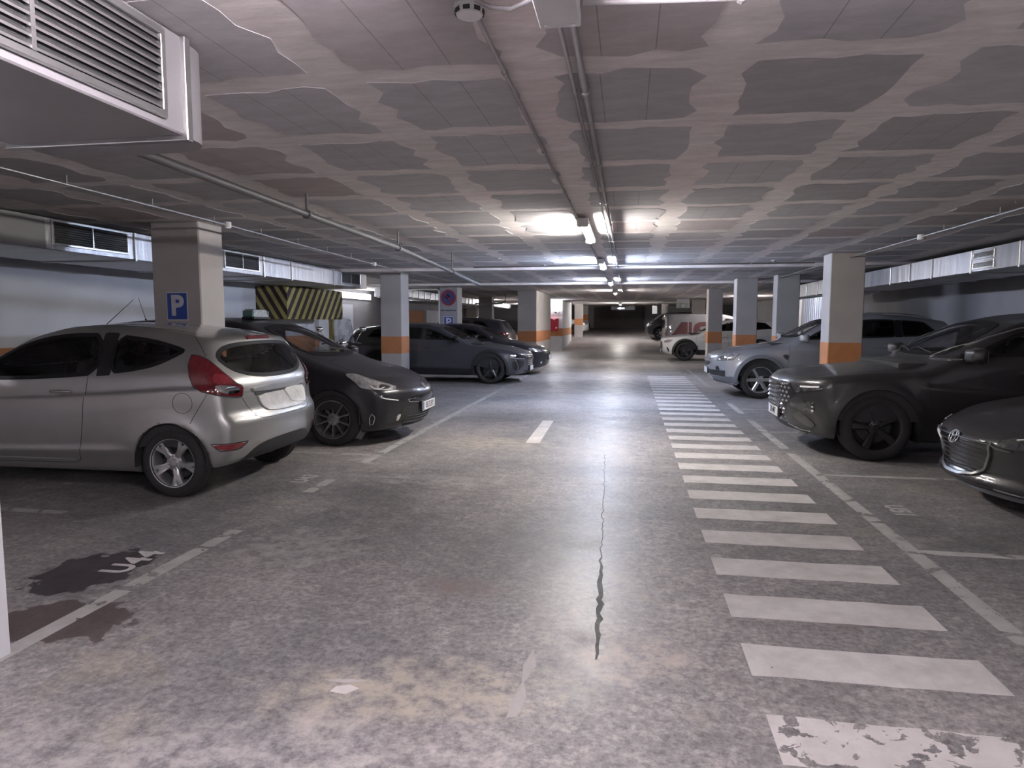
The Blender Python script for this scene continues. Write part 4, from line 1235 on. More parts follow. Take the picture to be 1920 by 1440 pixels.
def black_taxi():
    p = paint('black_paint', (.018, .0165, .021), 0.0, .30, .35, .3)
    c = Car('black_taxi_car', 'black estate taxi with roof sign, nose pointing at the lane', PRIUS, (-4.8175, 8.39, 180), p, .024, 'ten', .222, .2)
    c.glaze(1.40, (2.42, 3.45), 4.15, tail=.9, mr=GLASS_DARK)
    c.windscreen(1.045, 1.445, .66, .54)
    c.rear_window(1.10, 1.40, .60, .52, GLASS_DARK)
    c.interior((2.0, 2.95), .55); c.body(); c.wheels()
    c.wipers(1.075)
    hl = c.patch('head_lamp', 45, ob([(.78, .83, .865), (.67, .76, .868), (.53, .755, .82), (.38, .68, .765), (.21, .56, .70), (.24, .66, .665), (.39, .80, .68), (.56, .85, .70), (.63, .85, .77)]), LAMPB, .006, rnd=1, step=.022)
    c.patch('lamp_lens', 45, ob([(.47, .77, .785), (.40, .74, .755), (.40, .79, .70), (.47, .81, .715)]), REFL, .009, parents=hl, rnd=2, step=.015)
    c.patch('lamp_inner', 45, ob([(.37, .72, .745), (.27, .63, .705), (.30, .72, .685), (.38, .79, .695)]), LAMPD, .009, parents=hl, rnd=1, step=.015)
    c.strip('light_guide', 45, ob([(.48, .80, .73), (.43, .80, .695), (.36, .785, .685), (.31, .73, .705)]), LEDW, .011, .010, parents=hl)
    c.strip('chrome_brow', 45, ob([(.50, .75, .80), (.38, .69, .76), (.24, .58, .708), (.245, .645, .68)]), CHROME, .013, .010, parents=hl)
    c.strip('day_light', 45, ob([(.325, .79, .615), (.34, .80, .595), (.30, .76, .575), (.18, .63, .545)]), LEDW, .016, .006)
    c.patch('upper_grille', 'F', [(-.46, .575), (0, .585), (.46, .575), (.46, .50), (0, .495), (-.46, .50)], GLOSSB, .004, mirror=False, rnd=1)
    c.strip('grille_chrome', 'F', [(-.28, .545), (-.46, .545), (-.50, .53), (-.47, .51), (-.28, .495)], CHROME, .012, .010)
    c.patch('lower_intake', 'F', [(-.56, .46), (.56, .46), (.60, .34), (.45, .245), (-.45, .245), (-.60, .34)], BLACKP, .003, mirror=False, rnd=1)
    for k in range(3): c.strip('intake_bar', 'F', [(-.5, .27 + .035 * k), (0, .262 + .035 * k), (.5, .27 + .035 * k)], GLOSSB, .012, .012, mirror=False)
    c.strip('fog_surround', 45, ob([(.44, .83, .40), (.40, .82, .36), (.43, .81, .27), (.475, .81, .265), (.475, .825, .35)]), CHROME, .008, .006, closed=True, step=.02)
    c.patch('fog_lamp', 'F', [(-.62, .37), (-.57, .38), (-.57, .30), (-.61, .29)], REFL, .006, rnd=1, step=.018)
    c.strip('splitter_lip', 'F', [(-.45, .225), (0, .215), (.45, .225)], GLOSSB, .02, .02, mirror=False)
    c.plate('F', .43, '0513LRY')
    c.emblem('F', 0, .67, .065, .045)
    c.seams([[(1.12, .98), (1.10, .7), (1.18, .3)], [(2.42, 1.0), (2.44, .6), (2.38, .28), (1.3, .26)], [(3.5, 1.02), (3.42, .75)]])
    c.seams([[(.62, -.70), (1.05, -.62), (1.1, 0)], [(.13, 0), (.18, -.3), (.34, -.52), (.62, -.70)]], 'T')
    c.handles([(2.25, .88), (3.2, .92)]); c.mirrors(1.42, 1.0, p)
    c.patch('tail_lamp', -135 + 270, ob([(4.3, .8, 1.05), (4.5, .62, 1.05), (4.55, .6, .85), (4.35, .82, .85)]), REDL, .006, rnd=1)
    # taxi roof sign and aerial
    q = c.s.project([(2.35, 0.0)], 'T')[0]
    t = thing('taxi_roof_sign', 'small green and white lit-style sign on the black taxi roof', 'taxi sign', (c.root.location.x + (c.L / 2 - 2.35), c.root.location.y, q[2] - .004))
    bm = bmesh.new(); bx(bm, -.09, .09, -.20, .20, 0, .035, .012, 2); bm_obj('base', bm, BLACKP, t)
    def trap(x0, x1, y, z0, z1, ins):
        V = [(x0, -y, z0), (x1, -y, z0), (x1, y, z0), (x0, y, z0), (x0 + ins, -y + ins, z1), (x1 - ins, -y + ins, z1), (x1 - ins, y - ins, z1), (x0 + ins, y - ins, z1)]
        return V, [(0, 3, 2, 1), (4, 5, 6, 7), (0, 1, 5, 4), (1, 2, 6, 5), (2, 3, 7, 6), (3, 0, 4, 7)]
    V, F = trap(-.075, .075, .18, .03, .125, .018)
    mesh_obj('display_case', V, F, mat('taxi_display', (.40, .43, .45), .2, var=.3, scale=30, coat=1), t)
    for sy in (-1, 1):
        bm = bmesh.new(); bx(bm, -.07, .07, sy * .185 - .025, sy * .185 + .025, .028, .115, .012, 2)
        bm_obj('green_lamp', bm, mat('green_lamp', (.05, .13, .11), .2, coat=1), t)
    V, F = trap(-.062, .062, .165, .124, .132, .004); mesh_obj('case_lid', V, F, BLACKP, t)
    q = c.s.project([(3.95, 0.0)], 'T')[0]
    bm = bmesh.new(); cyl(bm, (3.95 - c.L / 2, 0, q[2] - .01), (3.99 - c.L / 2, 0, q[2] + .03), .02, .008, 8)
    tube(bm, [(3.98 - c.L / 2, 0, q[2] + .02), (4.08 - c.L / 2, 0, q[2] + .32)], [.004, .0025], 6)
    bm_obj('aerial', bm, INK, c.root)

def grey_fastback():
    p = paint('slate_paint', (.075, .075, .09), .35, .35, .5, .4)
    c = Car('grey_fastback_car', 'slate grey fastback car with black wheel arches parked nose out', PEUGEOT, (-4.6735, 16.78, 180), p, .03, 'dark_blade', .262, .21)
    c.glaze(1.62, (2.55, 3.35), 3.95, tail=1.0, mr=GLASS_DARK)
    c.windscreen(1.035, 1.36, .68, .54)
    c.rear_window(1.18, 1.33, .55, .48, GLASS_DARK)
    c.interior((2.05, 2.9), .5); c.body(); c.wheels()
    c.arch_trim(.055)
    c.patch('sill_cladding', 'S', [(1.35, .21), (1.35, .36), (3.25, .36), (3.25, .21)], BLACKP, .006, rnd=0)
    hl = c.patch('head_lamp', 45, ob([(.50, .89, .715), (.30, .82, .72), (.20, .74, .715), (.07, .51, .62), (.09, .55, .585), (.29, .86, .61)]), LAMPD, .006, rnd=1)
    c.strip('light_guide', 45, ob([(.42, .88, .64), (.28, .84, .615), (.12, .60, .595)]), LEDW, .014, .009, parents=hl)
    c.patch('lamp_lens', 45, ob([(.40, .88, .70), (.28, .82, .70), (.30, .84, .65), (.40, .88, .65)]), REFL, .009, parents=hl, rnd=1, step=.02)
    c.patch('front_intake', 45, ob([(.37, .88, .57), (.12, .62, .545), (.10, .60, .46), (.23, .76, .33), (.36, .86, .35)]), GLOSSB, .005, rnd=1)
    c.strip('light_fang', 45, ob([(.30, .85, .57), (.25, .80, .45), (.25, .79, .35)]), SATIN, .014, .008)
    c.patch('grille', 'F', [(-.50, .64), (0, .66), (.50, .64), (.52, .48), (.40, .40), (-.40, .40), (-.52, .48)], GLOSSB, .004, mirror=False, rnd=1)
    for k in range(5): c.strip('grille_bar', 'F', [(-.42, .62 - .045 * k), (0, .63 - .045 * k), (.42, .62 - .045 * k)], SATIN, .008, .008, mirror=False)
    c.patch('lower_intake', 'F', [(-.55, .32), (.55, .32), (.48, .25), (-.48, .25)], BLACKP, .004, mirror=False, rnd=1)
    c.plate('F', .345, '')
    c.emblem('F', 0, .57, .04, .045)
    c.seams([[(1.32, .95), (1.28, .6), (1.36, .36)], [(2.55, 1.0), (2.58, .6), (2.52, .36)], [(3.45, 1.0), (3.3, .8)]])
    c.handles([(2.42, .86), (3.25, .90)]); c.mirrors(1.68, 1.0, GLOSSB)

def black_hatchback():
    p = MATS['black_paint']
    c = Car('black_hatchback', 'black hatchback parked beyond the slate grey fastback', HATCH, (-2.2 - 4.37 / 2, 19.45, 180), p, .034, 'plain', .225, .2)
    c.glaze(1.5, (2.4, 3.3), 3.9, tail=.9, mr=GLASS_DARK)
    c.windscreen(1.02, 1.33, .66, .54); c.rear_window(1.1, 1.3, .55, .48, GLASS_DARK)
    c.interior((1.95, 2.8), .5); c.body(); c.wheels()
    hl = c.patch('head_lamp', 45, ob([(.55, .84, .76), (.35, .74, .75), (.15, .56, .68), (.17, .64, .63), (.38, .82, .66)]), LAMPB, .006, rnd=1)
    c.patch('lamp_lens', 45, ob([(.42, .80, .73), (.30, .72, .72), (.32, .77, .67), (.42, .82, .68)]), REFL, .009, parents=hl, rnd=2, step=.02)
    c.patch('grille', 'F', [(-.45, .62), (.45, .62), (.50, .40), (.38, .28), (-.38, .28), (-.50, .40)], GLOSSB, .004, mirror=False, rnd=1)
    c.strip('chrome_bar', 'F', [(-.5, .60), (0, .62), (.5, .60)], CHROME, .014, .008, mirror=False)
    c.patch('fog_lamp', 'F', [(-.66, .38), (-.58, .38), (-.58, .32), (-.66, .32)], REFL, .005, rnd=1, step=.02)
    c.plate('F', .48, ''); c.emblem('F', 0, .66, .04, .035)
    c.seams([[(1.25, .93), (1.22, .6), (1.3, .3)], [(2.4, .98), (2.44, .6), (2.38, .3)]])
    c.handles([(2.28, .84), (3.15, .88)]); c.mirrors(1.55, .97, p)

def silver_offroader():
    p = paint('silver_blue_paint', (.42, .43, .46), .7, .34)
    c = Car('silver_offroader', 'light silver off-road car with grey cladding behind the right pillar', CAPTIVA, (3.91, 14.55, 0), p, .028, 'six', .245, .22)
    c.glaze(1.60, (2.45, 3.35), 4.05, tail=.9, mr=GLASS_DARK)
    c.windscreen(1.16, 1.53, .70, .56); c.rear_window(1.22, 1.5, .58, .52, GLASS_DARK)
    c.interior((2.05, 3.0), .62); c.body(); c.wheels()
    clad = mat('grey_cladding', (.13, .13, .145), .6, var=.08)
    c.arch_trim(.065, clad)
    c.patch('sill_cladding', 'S', [(1.35, .28), (1.35, .46), (3.2, .46), (3.2, .28)], clad, .008, rnd=0)
    c.patch('bumper_cladding', 45, ob([(.05, .30, .40), (.28, .82, .42), (.48, .91, .42), (.52, .90, .30), (.30, .78, .29), (.12, .35, .29)]), clad, .008, rnd=0)
    c.patch('bumper_slot', 45, ob([(.03, .30, .535), (.28, .83, .535), (.28, .82, .42), (.06, .35, .43)]), BLACKP, .006, rnd=0)
    c.patch('skid_plate', 'F', [(-.42, .42), (.42, .42), (.36, .32), (-.36, .32)], SATIN, .012, mirror=False, rnd=1)
    hl = c.patch('head_lamp', 45, ob([(.13, .66, .725), (.20, .62, .80), (.30, .62, .865), (.49, .85, .885), (.54, .885, .865), (.41, .88, .745)]), LAMPB, .006, rnd=1, step=.022)
    c.patch('lamp_lens', 45, ob([(.20, .70, .76), (.27, .72, .83), (.33, .79, .82), (.28, .80, .745)]), REFL, .009, parents=hl, rnd=2, step=.018)
    c.patch('lamp_lens', 45, ob([(.36, .80, .84), (.45, .86, .86), (.44, .88, .78), (.36, .85, .77)]), REFL, .009, parents=hl, rnd=2, step=.018)
    c.strip('lamp_edge', 45, ob([(.13, .66, .725), (.20, .62, .80), (.30, .62, .865), (.49, .85, .885), (.54, .885, .865), (.41, .88, .745)]), INK, .008, .008, parents=hl, closed=True)
    c.patch('fog_lamp', 45, ob([(.15 + .035 * math.cos(a), .70 + .045 * math.cos(a), .565 + .05 * math.sin(a)) for a in np.linspace(0, 5.6, 10)]), LAMPD, .008, rnd=0, step=.018)
    c.patch('grille', 'F', [(-.42, .80), (.42, .80), (.36, .60), (-.36, .60)], BLACKP, .005, mirror=False, rnd=1)
    c.strip('grille_bar', 'F', [(-.45, .71), (0, .72), (.45, .71)], p, .06, .02, mirror=False)
    c.strip('grille_chrome', 'F', [(-.46, .81), (0, .83), (.46, .81)], CHROME, .02, .014, mirror=False)
    c.emblem('F', 0, .74, .06, .05); c.plate('F', .50, '')
    c.patch('fender_vent', 'S', [(1.30, .85), (1.43, .855), (1.41, .75), (1.36, .77)], BLACKP, .006, rnd=1)
    c.seams([[(1.45, 1.08), (1.42, .8), (1.40, .46)], [(2.45, 1.1), (2.48, .7), (2.45, .46)], [(3.4, 1.1), (3.2, .8)]])
    c.seams([[(.35, -.66), (.8, -.74), (1.25, -.74)]], 'T')
    c.handles([(2.3, .98), (3.2, 1.02)]); c.mirrors(1.66, 1.11, p, 1.1)
    for sg in (-1, 1):
        q = c.s.project([(x, sg * .56) for x in np.linspace(2.3, 4.0, 9)], 'T')
        bm = bmesh.new(); tube(bm, [(v[0] - c.L / 2, v[1], v[2] + (.035 if 0 < i < 8 else .0)) for i, v in enumerate(q)], .012, 6)
        bm_obj('roof_rail', bm, SATIN, c.root, smooth=True)

BLADE = mat('dull_blade_silver', (.12, .12, .115), .32, .85)
def black_crossover():
    p = paint('charcoal_paint', (.034, .033, .035), .3, .34, .5, .4)
    c = Car('black_crossover', 'dark charcoal crossover with jewelled grille, parked on the right', TUCSON, (3.98, 8.58, 0), p, .022, 'dark_five', .245, .225)
    c.glaze(1.62, (2.42, 3.3), 4.0, tail=.9, mr=GLASS_DARK)
    c.windscreen(1.105, 1.49, .72, .57); c.rear_window(1.2, 1.45, .58, .52, GLASS_DARK)
    c.interior((2.05, 2.95), .6); c.body(); c.wheels()
    c.wipers(1.125)
    c.arch_trim(.07)
    c.patch('sill_cladding', 'S', [(1.3, .24), (1.3, .42), (3.1, .42), (3.1, .24)], BLACKP, .008, rnd=0)
    c.strip('window_chrome', 'S', [(1.52, 1.10), (1.70, 1.20), (1.95, 1.315), (2.2, 1.40), (2.5, 1.46), (2.9, 1.485)], SATIN, .018, .010)
    # grille with a field of faceted studs
    g = c.patch('grille', 'F', [(-.50, .80), (0, .81), (.50, .80), (.60, .68), (.44, .54), (.40, .42), (.18, .33), (-.18, .33), (-.40, .42), (-.44, .54), (-.60, .68)], GLOSSB, .004, mirror=False, rnd=0)[0]
    pts = []
    for r in range(9):
        for k in range(-7, 8):
            y = (k + .5 * (r % 2)) * .075; z = .785 - .05 * r
            if abs(y) < (.50 if z > .56 else .40): pts.append((y, z))
    q = c.s.project(pts, 'F'); n = c.nrm(q); q = c.loc(q)
    for k in range(len(q)):
        a = q[k] + n[k] * .003; u = np.cross(n[k], [0, 0, 1]); u /= np.linalg.norm(u); v = np.cross(u, n[k])
        V = [a + u * .030, a + v * .020, a - u * .030, a - v * .020, a + n[k] * .018]
        o = mesh_obj('grille_stud', V, [(0, 1, 4), (1, 2, 4), (2, 3, 4), (3, 0, 4)], MATS.get('stud_chrome') or mat('stud_chrome', (.30, .30, .33), .15, .95), g)
    dr = c.patch('day_light', 45, ob([(.12, .60, .70), (.13, .61, .765), (.26, .78, .79), (.42, .90, .805), (.30, .84, .755)]), LAMPD, .006, rnd=1, step=.025)
    c.strip('light_guide', 45, ob([(.16, .65, .768), (.24, .76, .775), (.31, .835, .782)]), LEDW, .022, .010, parents=dr)
    c.strip('light_guide', 45, ob([(.13, .61, .705), (.24, .76, .735), (.34, .86, .765)]), CHROME, .010, .010, parents=dr)
    hl = c.patch('head_lamp', 45, ob([(.11, .58, .655), (.24, .78, .605), (.275, .81, .52), (.27, .80, .47), (.18, .68, .51), (.08, .48, .535)]), LAMPD, .006, rnd=1, step=.025)
    for k in range(3): c.patch('lamp_lens', 45, ob([(.255 + .012 * math.cos(a), .795 + .012 * math.cos(a), .60 - .04 * k + .012 * math.sin(a)) for a in np.linspace(0, 5.2, 6)]), REFL, .011, parents=hl, rnd=0, step=.01)
    c.patch('bumper_blade', 45, ob([(.10, .53, .45), (.16, .65, .485), (.22, .72, .44), (.295, .79, .36), (.285, .75, .325), (.22, .66, .345), (.15, .57, .395)]), BLADE, .010, rnd=0, step=.025, rim=.02)
    c.strip('chrome_lip', 45, ob([(.11, .39, .325), (.20, .58, .285), (.28, .69, .285)]), CHROME, .012, .012)
    c.patch('lower_intake', 'F', [(-.50, .325), (.50, .325), (.42, .26), (-.42, .26)], BLACKP, .004, mirror=False, rnd=1)
    c.strip('splitter', 'F', [(-.60, .245), (-.3, .225), (0, .22), (.3, .225), (.60, .245)], SATIND, .022, .025, mirror=False)
    c.plate('F', .43, '2854MT')
    c.seams([[(1.38, 1.04), (1.34, .8), (1.36, .42)], [(2.42, 1.1), (2.46, .7), (2.42, .42)], [(3.4, 1.1), (3.15, .8)]])
    c.seams([[(.06, 0), (.10, -.4), (.22, -.66), (.6, -.76), (1.3, -.76)]], 'T')
    c.handles([(2.28, .95), (3.15, .99)]); c.mirrors(1.72, 1.07, p, 1.15)
    c.strip('mirror_base_chrome', 'S', [(1.5, 1.082), (1.72, 1.085)], CHROME, .016, .012)

def dark_saloon():
    p = paint('gunmetal_paint', (.055, .053, .055), .5, .36, .5, .4)
    c = Car('dark_grey_hatchback', 'gunmetal hatchback nose cut off by the right picture edge', MAZDA, (4.85, 6.0, 0), p, .024, 'plain', .23, .2)
    c.glaze(1.7, (2.55, 3.35), 3.9, tail=.9, mr=GLASS_DARK)
    c.windscreen(1.03, 1.33, .66, .54); c.rear_window(1.1, 1.24, .5, .45, GLASS_DARK)
    c.interior((2.1, 2.9), .5); c.body(); c.wheels()
    gp = [(-.43, .57), (-.2, .595), (0, .60), (.2, .595), (.43, .57), (.385, .44), (.30, .325), (.15, .28), (-.15, .28), (-.30, .325), (-.385, .44)]
    g = c.patch('grille', 'F', gp, GLOSSB, .004, mirror=False, rnd=0)[0]
    for r in range(7):
        z = .56 - .04 * r; w = .40 - max(0, r - 3) * .035
        c.strip('grille_mesh_bar', 'F', [(-w, z), (0, z + .004), (w, z)], BLACKP, .008, .009, mirror=False, parent=g)
    c.strip('signature_wing', 'F', [(-.43, .575), (-.405, .50), (-.34, .36), (-.25, .295), (-.1, .272), (0, .27)], SATIND, .026, .02, step=.025)
    c.strip('wing_flick', 'F', [(-.42, .565), (-.47, .545), (-.58, .54)], SATIND, .020, .016, step=.02, taper=True)
    hl = c.patch('head_lamp', 45, ob([(.08, .45, .585), (.20, .55, .64), (.45, .74, .70), (.46, .79, .655), (.20, .66, .565), (.12, .54, .545)]), LAMPD, .006, rnd=1)
    c.strip('light_guide', 45, ob([(.18, .56, .62), (.28, .65, .645)]), LEDW, .014, .010, parents=hl)
    c.patch('lower_intake', 'F', [(-.64, .25), (.64, .25), (.60, .20), (-.60, .20)], BLACKP, .003, mirror=False, rnd=0)
    c.strip('bumper_chrome', 'F', [(-.46, .235), (-.70, .225)], CHROME, .012, .012)
    c.strip('front_lip', 'F', [(-.7, .195), (-.4, .185), (0, .18), (.4, .185), (.7, .195)], SATIND, .020, .03, mirror=False)
    c.emblem('F', 0, .555, .07, .055)
    c.seams([[(1.3, .93), (1.26, .6), (1.34, .3)]])
    c.seams([[(.08, 0), (.10, -.25), (.16, -.42), (.5, -.66), (1.3, -.7)]], 'T')
    c.mirrors(1.7, .97, p)

def simple_features(c, z0, z1, zr0, zr1, lamp=(.55, .72), mr=None, xa=1.5, cuts=(2.4, 3.3), xb=3.95, inter=True):
    c.glaze(xa, cuts, xb, tail=.9, mr=mr or GLASS_DARK)
    c.windscreen(z0, z1, .66, .54); c.rear_window(zr0, zr1, .56, .5, GLASS_DARK)
    if inter: c.interior((2.0, 2.85), .55)
    c.body(inter); c.wheels()
    a, b = lamp
    c.patch('head_lamp', 45, ob([(.5, .86, b + .04), (.3, .74, b + .03), (.12, .55, b - .04), (.14, .6, a + .05), (.36, .84, a + .08)]), LAMPB, .006, rnd=1)
    c.patch('grille', 'F', [(-.42, b - .02), (.42, b - .02), (.46, a - .1), (.36, a - .2), (-.36, a - .2), (-.46, a - .1)], GLOSSB, .004, mirror=False, rnd=1)
    c.patch('tail_lamp', 135, ob([(c.L - .45, .84, b + .3), (c.L - .15, .66, b + .28), (c.L - .12, .66, b + .1), (c.L - .4, .86, b + .1)]), REDL, .006, rnd=1)
    c.seams([[(1.3, .93), (1.26, .6), (1.34, .35)], [(2.4, 1.0), (2.44, .6), (2.38, .35)]])
    c.handles([(2.25, .9), (3.12, .94)]); c.mirrors(1.62, 1.0)

def far_cars():
    w = paint('white_paint', (.62, .61, .62), 0.0, .35)
    sp = dict(TUCSON)
    c = Car('white_crossover', 'white crossover with black lower trim half hidden by a right pillar', sp, (1.25 + 2.25, 27.4, 0), w, .04, 'dark_plain', .235, .22)
    simple_features(c, 1.105, 1.49, 1.2, 1.45, (.62, .78), xa=1.62, cuts=(2.42, 3.3), xb=4.0)
    c.arch_trim(.07)
    c.patch('sill_cladding', 'S', [(1.3, .24), (1.3, .42), (3.1, .42), (3.1, .24)], BLACKP, .008, rnd=0)
    c.patch('fog_slot', 45, ob([(.20, .70, .52), (.26, .78, .50), (.32, .82, .34), (.26, .76, .34)]), GLOSSB, .006, rnd=1)
    c.plate('F', .36, '')
    k = MATS['black_paint']
    ks = dict(CAPTIVA); ks.update(top=[(-.1, .84), (.03, .94), (.15, 1.0), (.35, 1.06), (.6, 1.25), (.95, 1.46), (1.3, 1.56), (2.2, 1.6), (3.6, 1.57), (4.7, 1.5)], belt=[(0, 1.0), (1, 1.02), (4.6, 1.06)], bowf=.12)
    c = Car('small_black_car', 'small black upright car far away on the right of the ramp', ks, (.95 + 2.32, 41.6, 0), k, .05, 'plain', .24, .22, z=floor_z(41.6))
    simple_features(c, 1.14, 1.46, 1.2, 1.45, (.70, .85), xa=.95, cuts=(2.0, 3.2), inter=False)
    c = Car('distant_white_car', 'white car nose peeking out far away beside the left piers', HATCH, (-2.45 - 4.37 / 2, 45.1, 180), w, .05, 'dark_plain', .225, .2, z=floor_z(45.1))
    simple_features(c, 1.02, 1.33, 1.1, 1.3, inter=False)
    d = paint('dark_blue_paint', (.03, .028, .038), .2, .4)
    c = Car('dark_van_car', 'tall dark car standing between the black hatchback and the long pier', CAPTIVA, (-3.75 - 2.32, 22.9, 0), d, .05, 'plain', .245, .22)
    simple_features(c, 1.16, 1.53, 1.22, 1.5, (.70, .85), xa=1.6, inter=False)
    # lettered white van
    vs = dict(CAPTIVA); vs.update(H=1.86, top=[(-.1, .78), (.05, .88), (.5, 1.02), (.75, 1.08), (1.1, 1.42), (1.5, 1.74), (1.9, 1.83), (3.0, 1.86), (4.7, 1.82)], belt=[(0, .98), (1, 1.06), (2, 1.08), (4.6, 1.1)],
        sec=[(0, -.05), (.2, -.01), (.5, 0), (1.0, -.015), (1.5, -.05), (1.85, -.09), (2, -.16)], rear=[(.15, 4.5), (.4, 4.62), (1.0, 4.62), (1.7, 4.55), (1.9, 4.5)], tum=1.0)
    vw = paint('van_white_paint', (.34, .335, .36), 0.0, .45)
    c = Car('lettered_van', 'pale panel van with big dark red letters AC behind the white crossover', vs, (1.52 + 2.32, 32.6, 180), vw, .045, 'plain', .225, .2, cat='van')
    c.window('side_window', 'S', [(1.05, 1.12), (1.35, 1.45), (1.6, 1.6), (1.95, 1.62), (1.98, 1.12)], GLASS_DARK, rnd=1)
    c.windscreen(1.15, 1.66, .72, .62)
    c.rear_window(1.15, 1.60, .62, .58, GLASS_DARK)
    c.body(False); c.wheels(); c.mirrors(1.15, 1.12, BLACKP, 1.2)
    c.patch('tail_lamp', 135, ob([(4.45, .88, 1.25), (4.58, .80, 1.25), (4.60, .80, .85), (4.48, .88, .85)]), REFL, .008, rnd=1)
    c.patch('head_lamp', 45, ob([(.5, .86, .86), (.3, .76, .86), (.14, .60, .76), (.16, .64, .70), (.36, .84, .70)]), LAMPB, .006, rnd=1)
    c.seams([[(2.05, 1.7), (2.08, .9), (2.05, .35)], [(4.42, 1.75), (4.44, .9), (4.42, .4)]])
    red = mat('van_letter_red', (.15, .055, .06), .5)
    L = c.L
    for nm, poly in (('letter_a', [(.30, .72), (.52, .72), (.66, .92), (.92, .92), (.92, .72), (1.12, .72), (1.12, 1.46), (.86, 1.46)]), ('letter_a_stem', [(1.17, .72), (1.30, .72), (1.30, 1.46), (1.17, 1.46)]), ('letter_c', [(2.0, 1.46), (1.62, 1.46), (1.42, 1.34), (1.36, 1.1), (1.42, .86), (1.62, .72), (2.0, .72), (2.0, .90), (1.70, .92), (1.58, 1.1), (1.70, 1.26), (2.0, 1.28)])):
        c.patch('van_' + nm, 'S', [(L - u, z) for u, z in poly], red, .003, rnd=0, step=.06, only=-1)

# ------------------------------------------------------------------ ducts and grilles
def grille(parent, face_x, y0, y1, z0, z1, sg, n, mid=True, name='grille', sm=None):
    """frame and slats on a face that looks along +x (sg=1) or -x"""
    t = .02
    bm = bmesh.new()
    for a, b, c_, d in ((y0, y1, z0, z0 + .025), (y0, y1, z1 - .025, z1), (y0, y0 + .025, z0 + .025, z1 - .025), (y1 - .025, y1, z0 + .025, z1 - .025)):
        bx(bm, min(face_x, face_x + sg * t), max(face_x, face_x + sg * t), a, b, c_, d, .003)
    if mid is not None and mid is not False:
        ym = (y0 + y1) / 2 if mid is True else mid
        bx(bm, min(face_x, face_x + sg * t), max(face_x, face_x + sg * t), ym - .008, ym + .008, z0 + .025, z1 - .025)
    g = bm_obj(name, bm, SATIN, parent)
    bm = bmesh.new(); bx(bm, min(face_x + sg * .001, face_x + sg * .004), max(face_x + sg * .001, face_x + sg * .004), y0 + .02, y1 - .02, z0 + .02, z1 - .02)
    bm_obj('grille_backing', bm, INK, g)
    for k in range(n):
        z = z0 + .025 + (z1 - z0 - .05) * (k + .5) / n
        V = []; w = (z1 - z0 - .05) / n * .36
        for y in (y0 + .025, y1 - .025):
            V += [(face_x + sg * .005, y, z + w), (face_x + sg * .017, y, z - w * .2), (face_x + sg * .017, y, z - w), (face_x + sg * .005, y, z + w * .3)]
        F = [(0, 1, 5, 4), (1, 2, 6, 5), (2, 3, 7, 6), (3, 0, 4, 7), (0, 3, 2, 1), (4, 5, 6, 7)]
        mesh_obj('slat', V, F, sm or SATIN, g)
    return g

def duct(name, label, x0, x1, y0, y1, z0, z1, joints, m=None):
    t = thing(name, label, 'duct', ((x0 + x1) / 2, (y0 + y1) / 2, z0))
    ox, oy, oz = t.location
    bm = bmesh.new(); bx(bm, x0 - ox, x1 - ox, y0 - oy, y1 - oy, 0, z1 - z0, .006)
    bm_obj('duct_body', bm, m or SHEET, t)
    for y in joints:
        bm = bmesh.new(); e = .018
        bx(bm, x0 - e - ox, x1 + e - ox, y - .018 - oy, y + .018 - oy, -e, z1 - z0 - .001, .003)
        bm_obj('flange', bm, SATIN, t)
    return t

SLATD = mat('dark_slat', (.07, .068, .075), .5, .3)
DUCTG = mat('painted_duct_grey', (.30, .29, .30), .6, .3, var=.06, scale=2)
t = duct('wall_duct', 'long rectangular air duct with three grilles above the left bays', -7.3, -6.0, 1.0, 15.2, 2.235, 2.565, (5.3, 7.62, 9.35, 10.65, 11.6, 13.4))
ox, oy, oz = t.location
for y0, y1 in ((6.38, 7.5), (9.5, 10.5), (13.75, 14.8)): grille(t, -6.0 - ox, y0 - oy, y1 - oy, .05, .32, 1, 9, sm=SLATD)
for y0, y1 in ((1.2, 5.2),):
    box_obj('painted_section', -6.0 - ox, -5.992 - ox, y0 - oy, 6.3 - oy, .01, .32, DUCTG, t)
box_obj('access_hatch', -5.992 - ox, -5.97 - ox, 5.0 - oy, 5.72 - oy, .02, .25, DUCTG, t, .006)

t = duct('ceiling_duct', 'big ceiling duct with a louvred grille at the upper left', -2.5, -1.71, -3.0, 2.5, 2.2, 2.57, (2.49,), DUCTG)
ox, oy, oz = t.location
grille(t, -1.71 - ox, .55 - oy, 2.36 - oy, .03, .35, 1, 9, 1.78 - oy)
bm = bmesh.new(); n = 16; A, B = [], []
for k in range(n + 1):
    a = math.pi / 2 * k / n
    x, y = -2.5 + .775 * math.cos(a) ** .28, 2.5 + .24 * math.sin(a) ** .6
    A.append(bm.verts.new((x - ox, y - oy, .003))); B.append(bm.verts.new((x - ox, y - oy, .366)))
for k in range(n): bm.faces.new((A[k], A[k + 1], B[k + 1], B[k]))
c0 = bm.verts.new((-2.5 - ox, 2.5 - oy, .003)); c1 = bm.verts.new((-2.5 - ox, 2.5 - oy, .366))
bm.faces.new(A[::-1] + [c0]); bm.faces.new(B + [c1])
bm_obj('rounded_end', bm, DUCTG, t, angle=40)

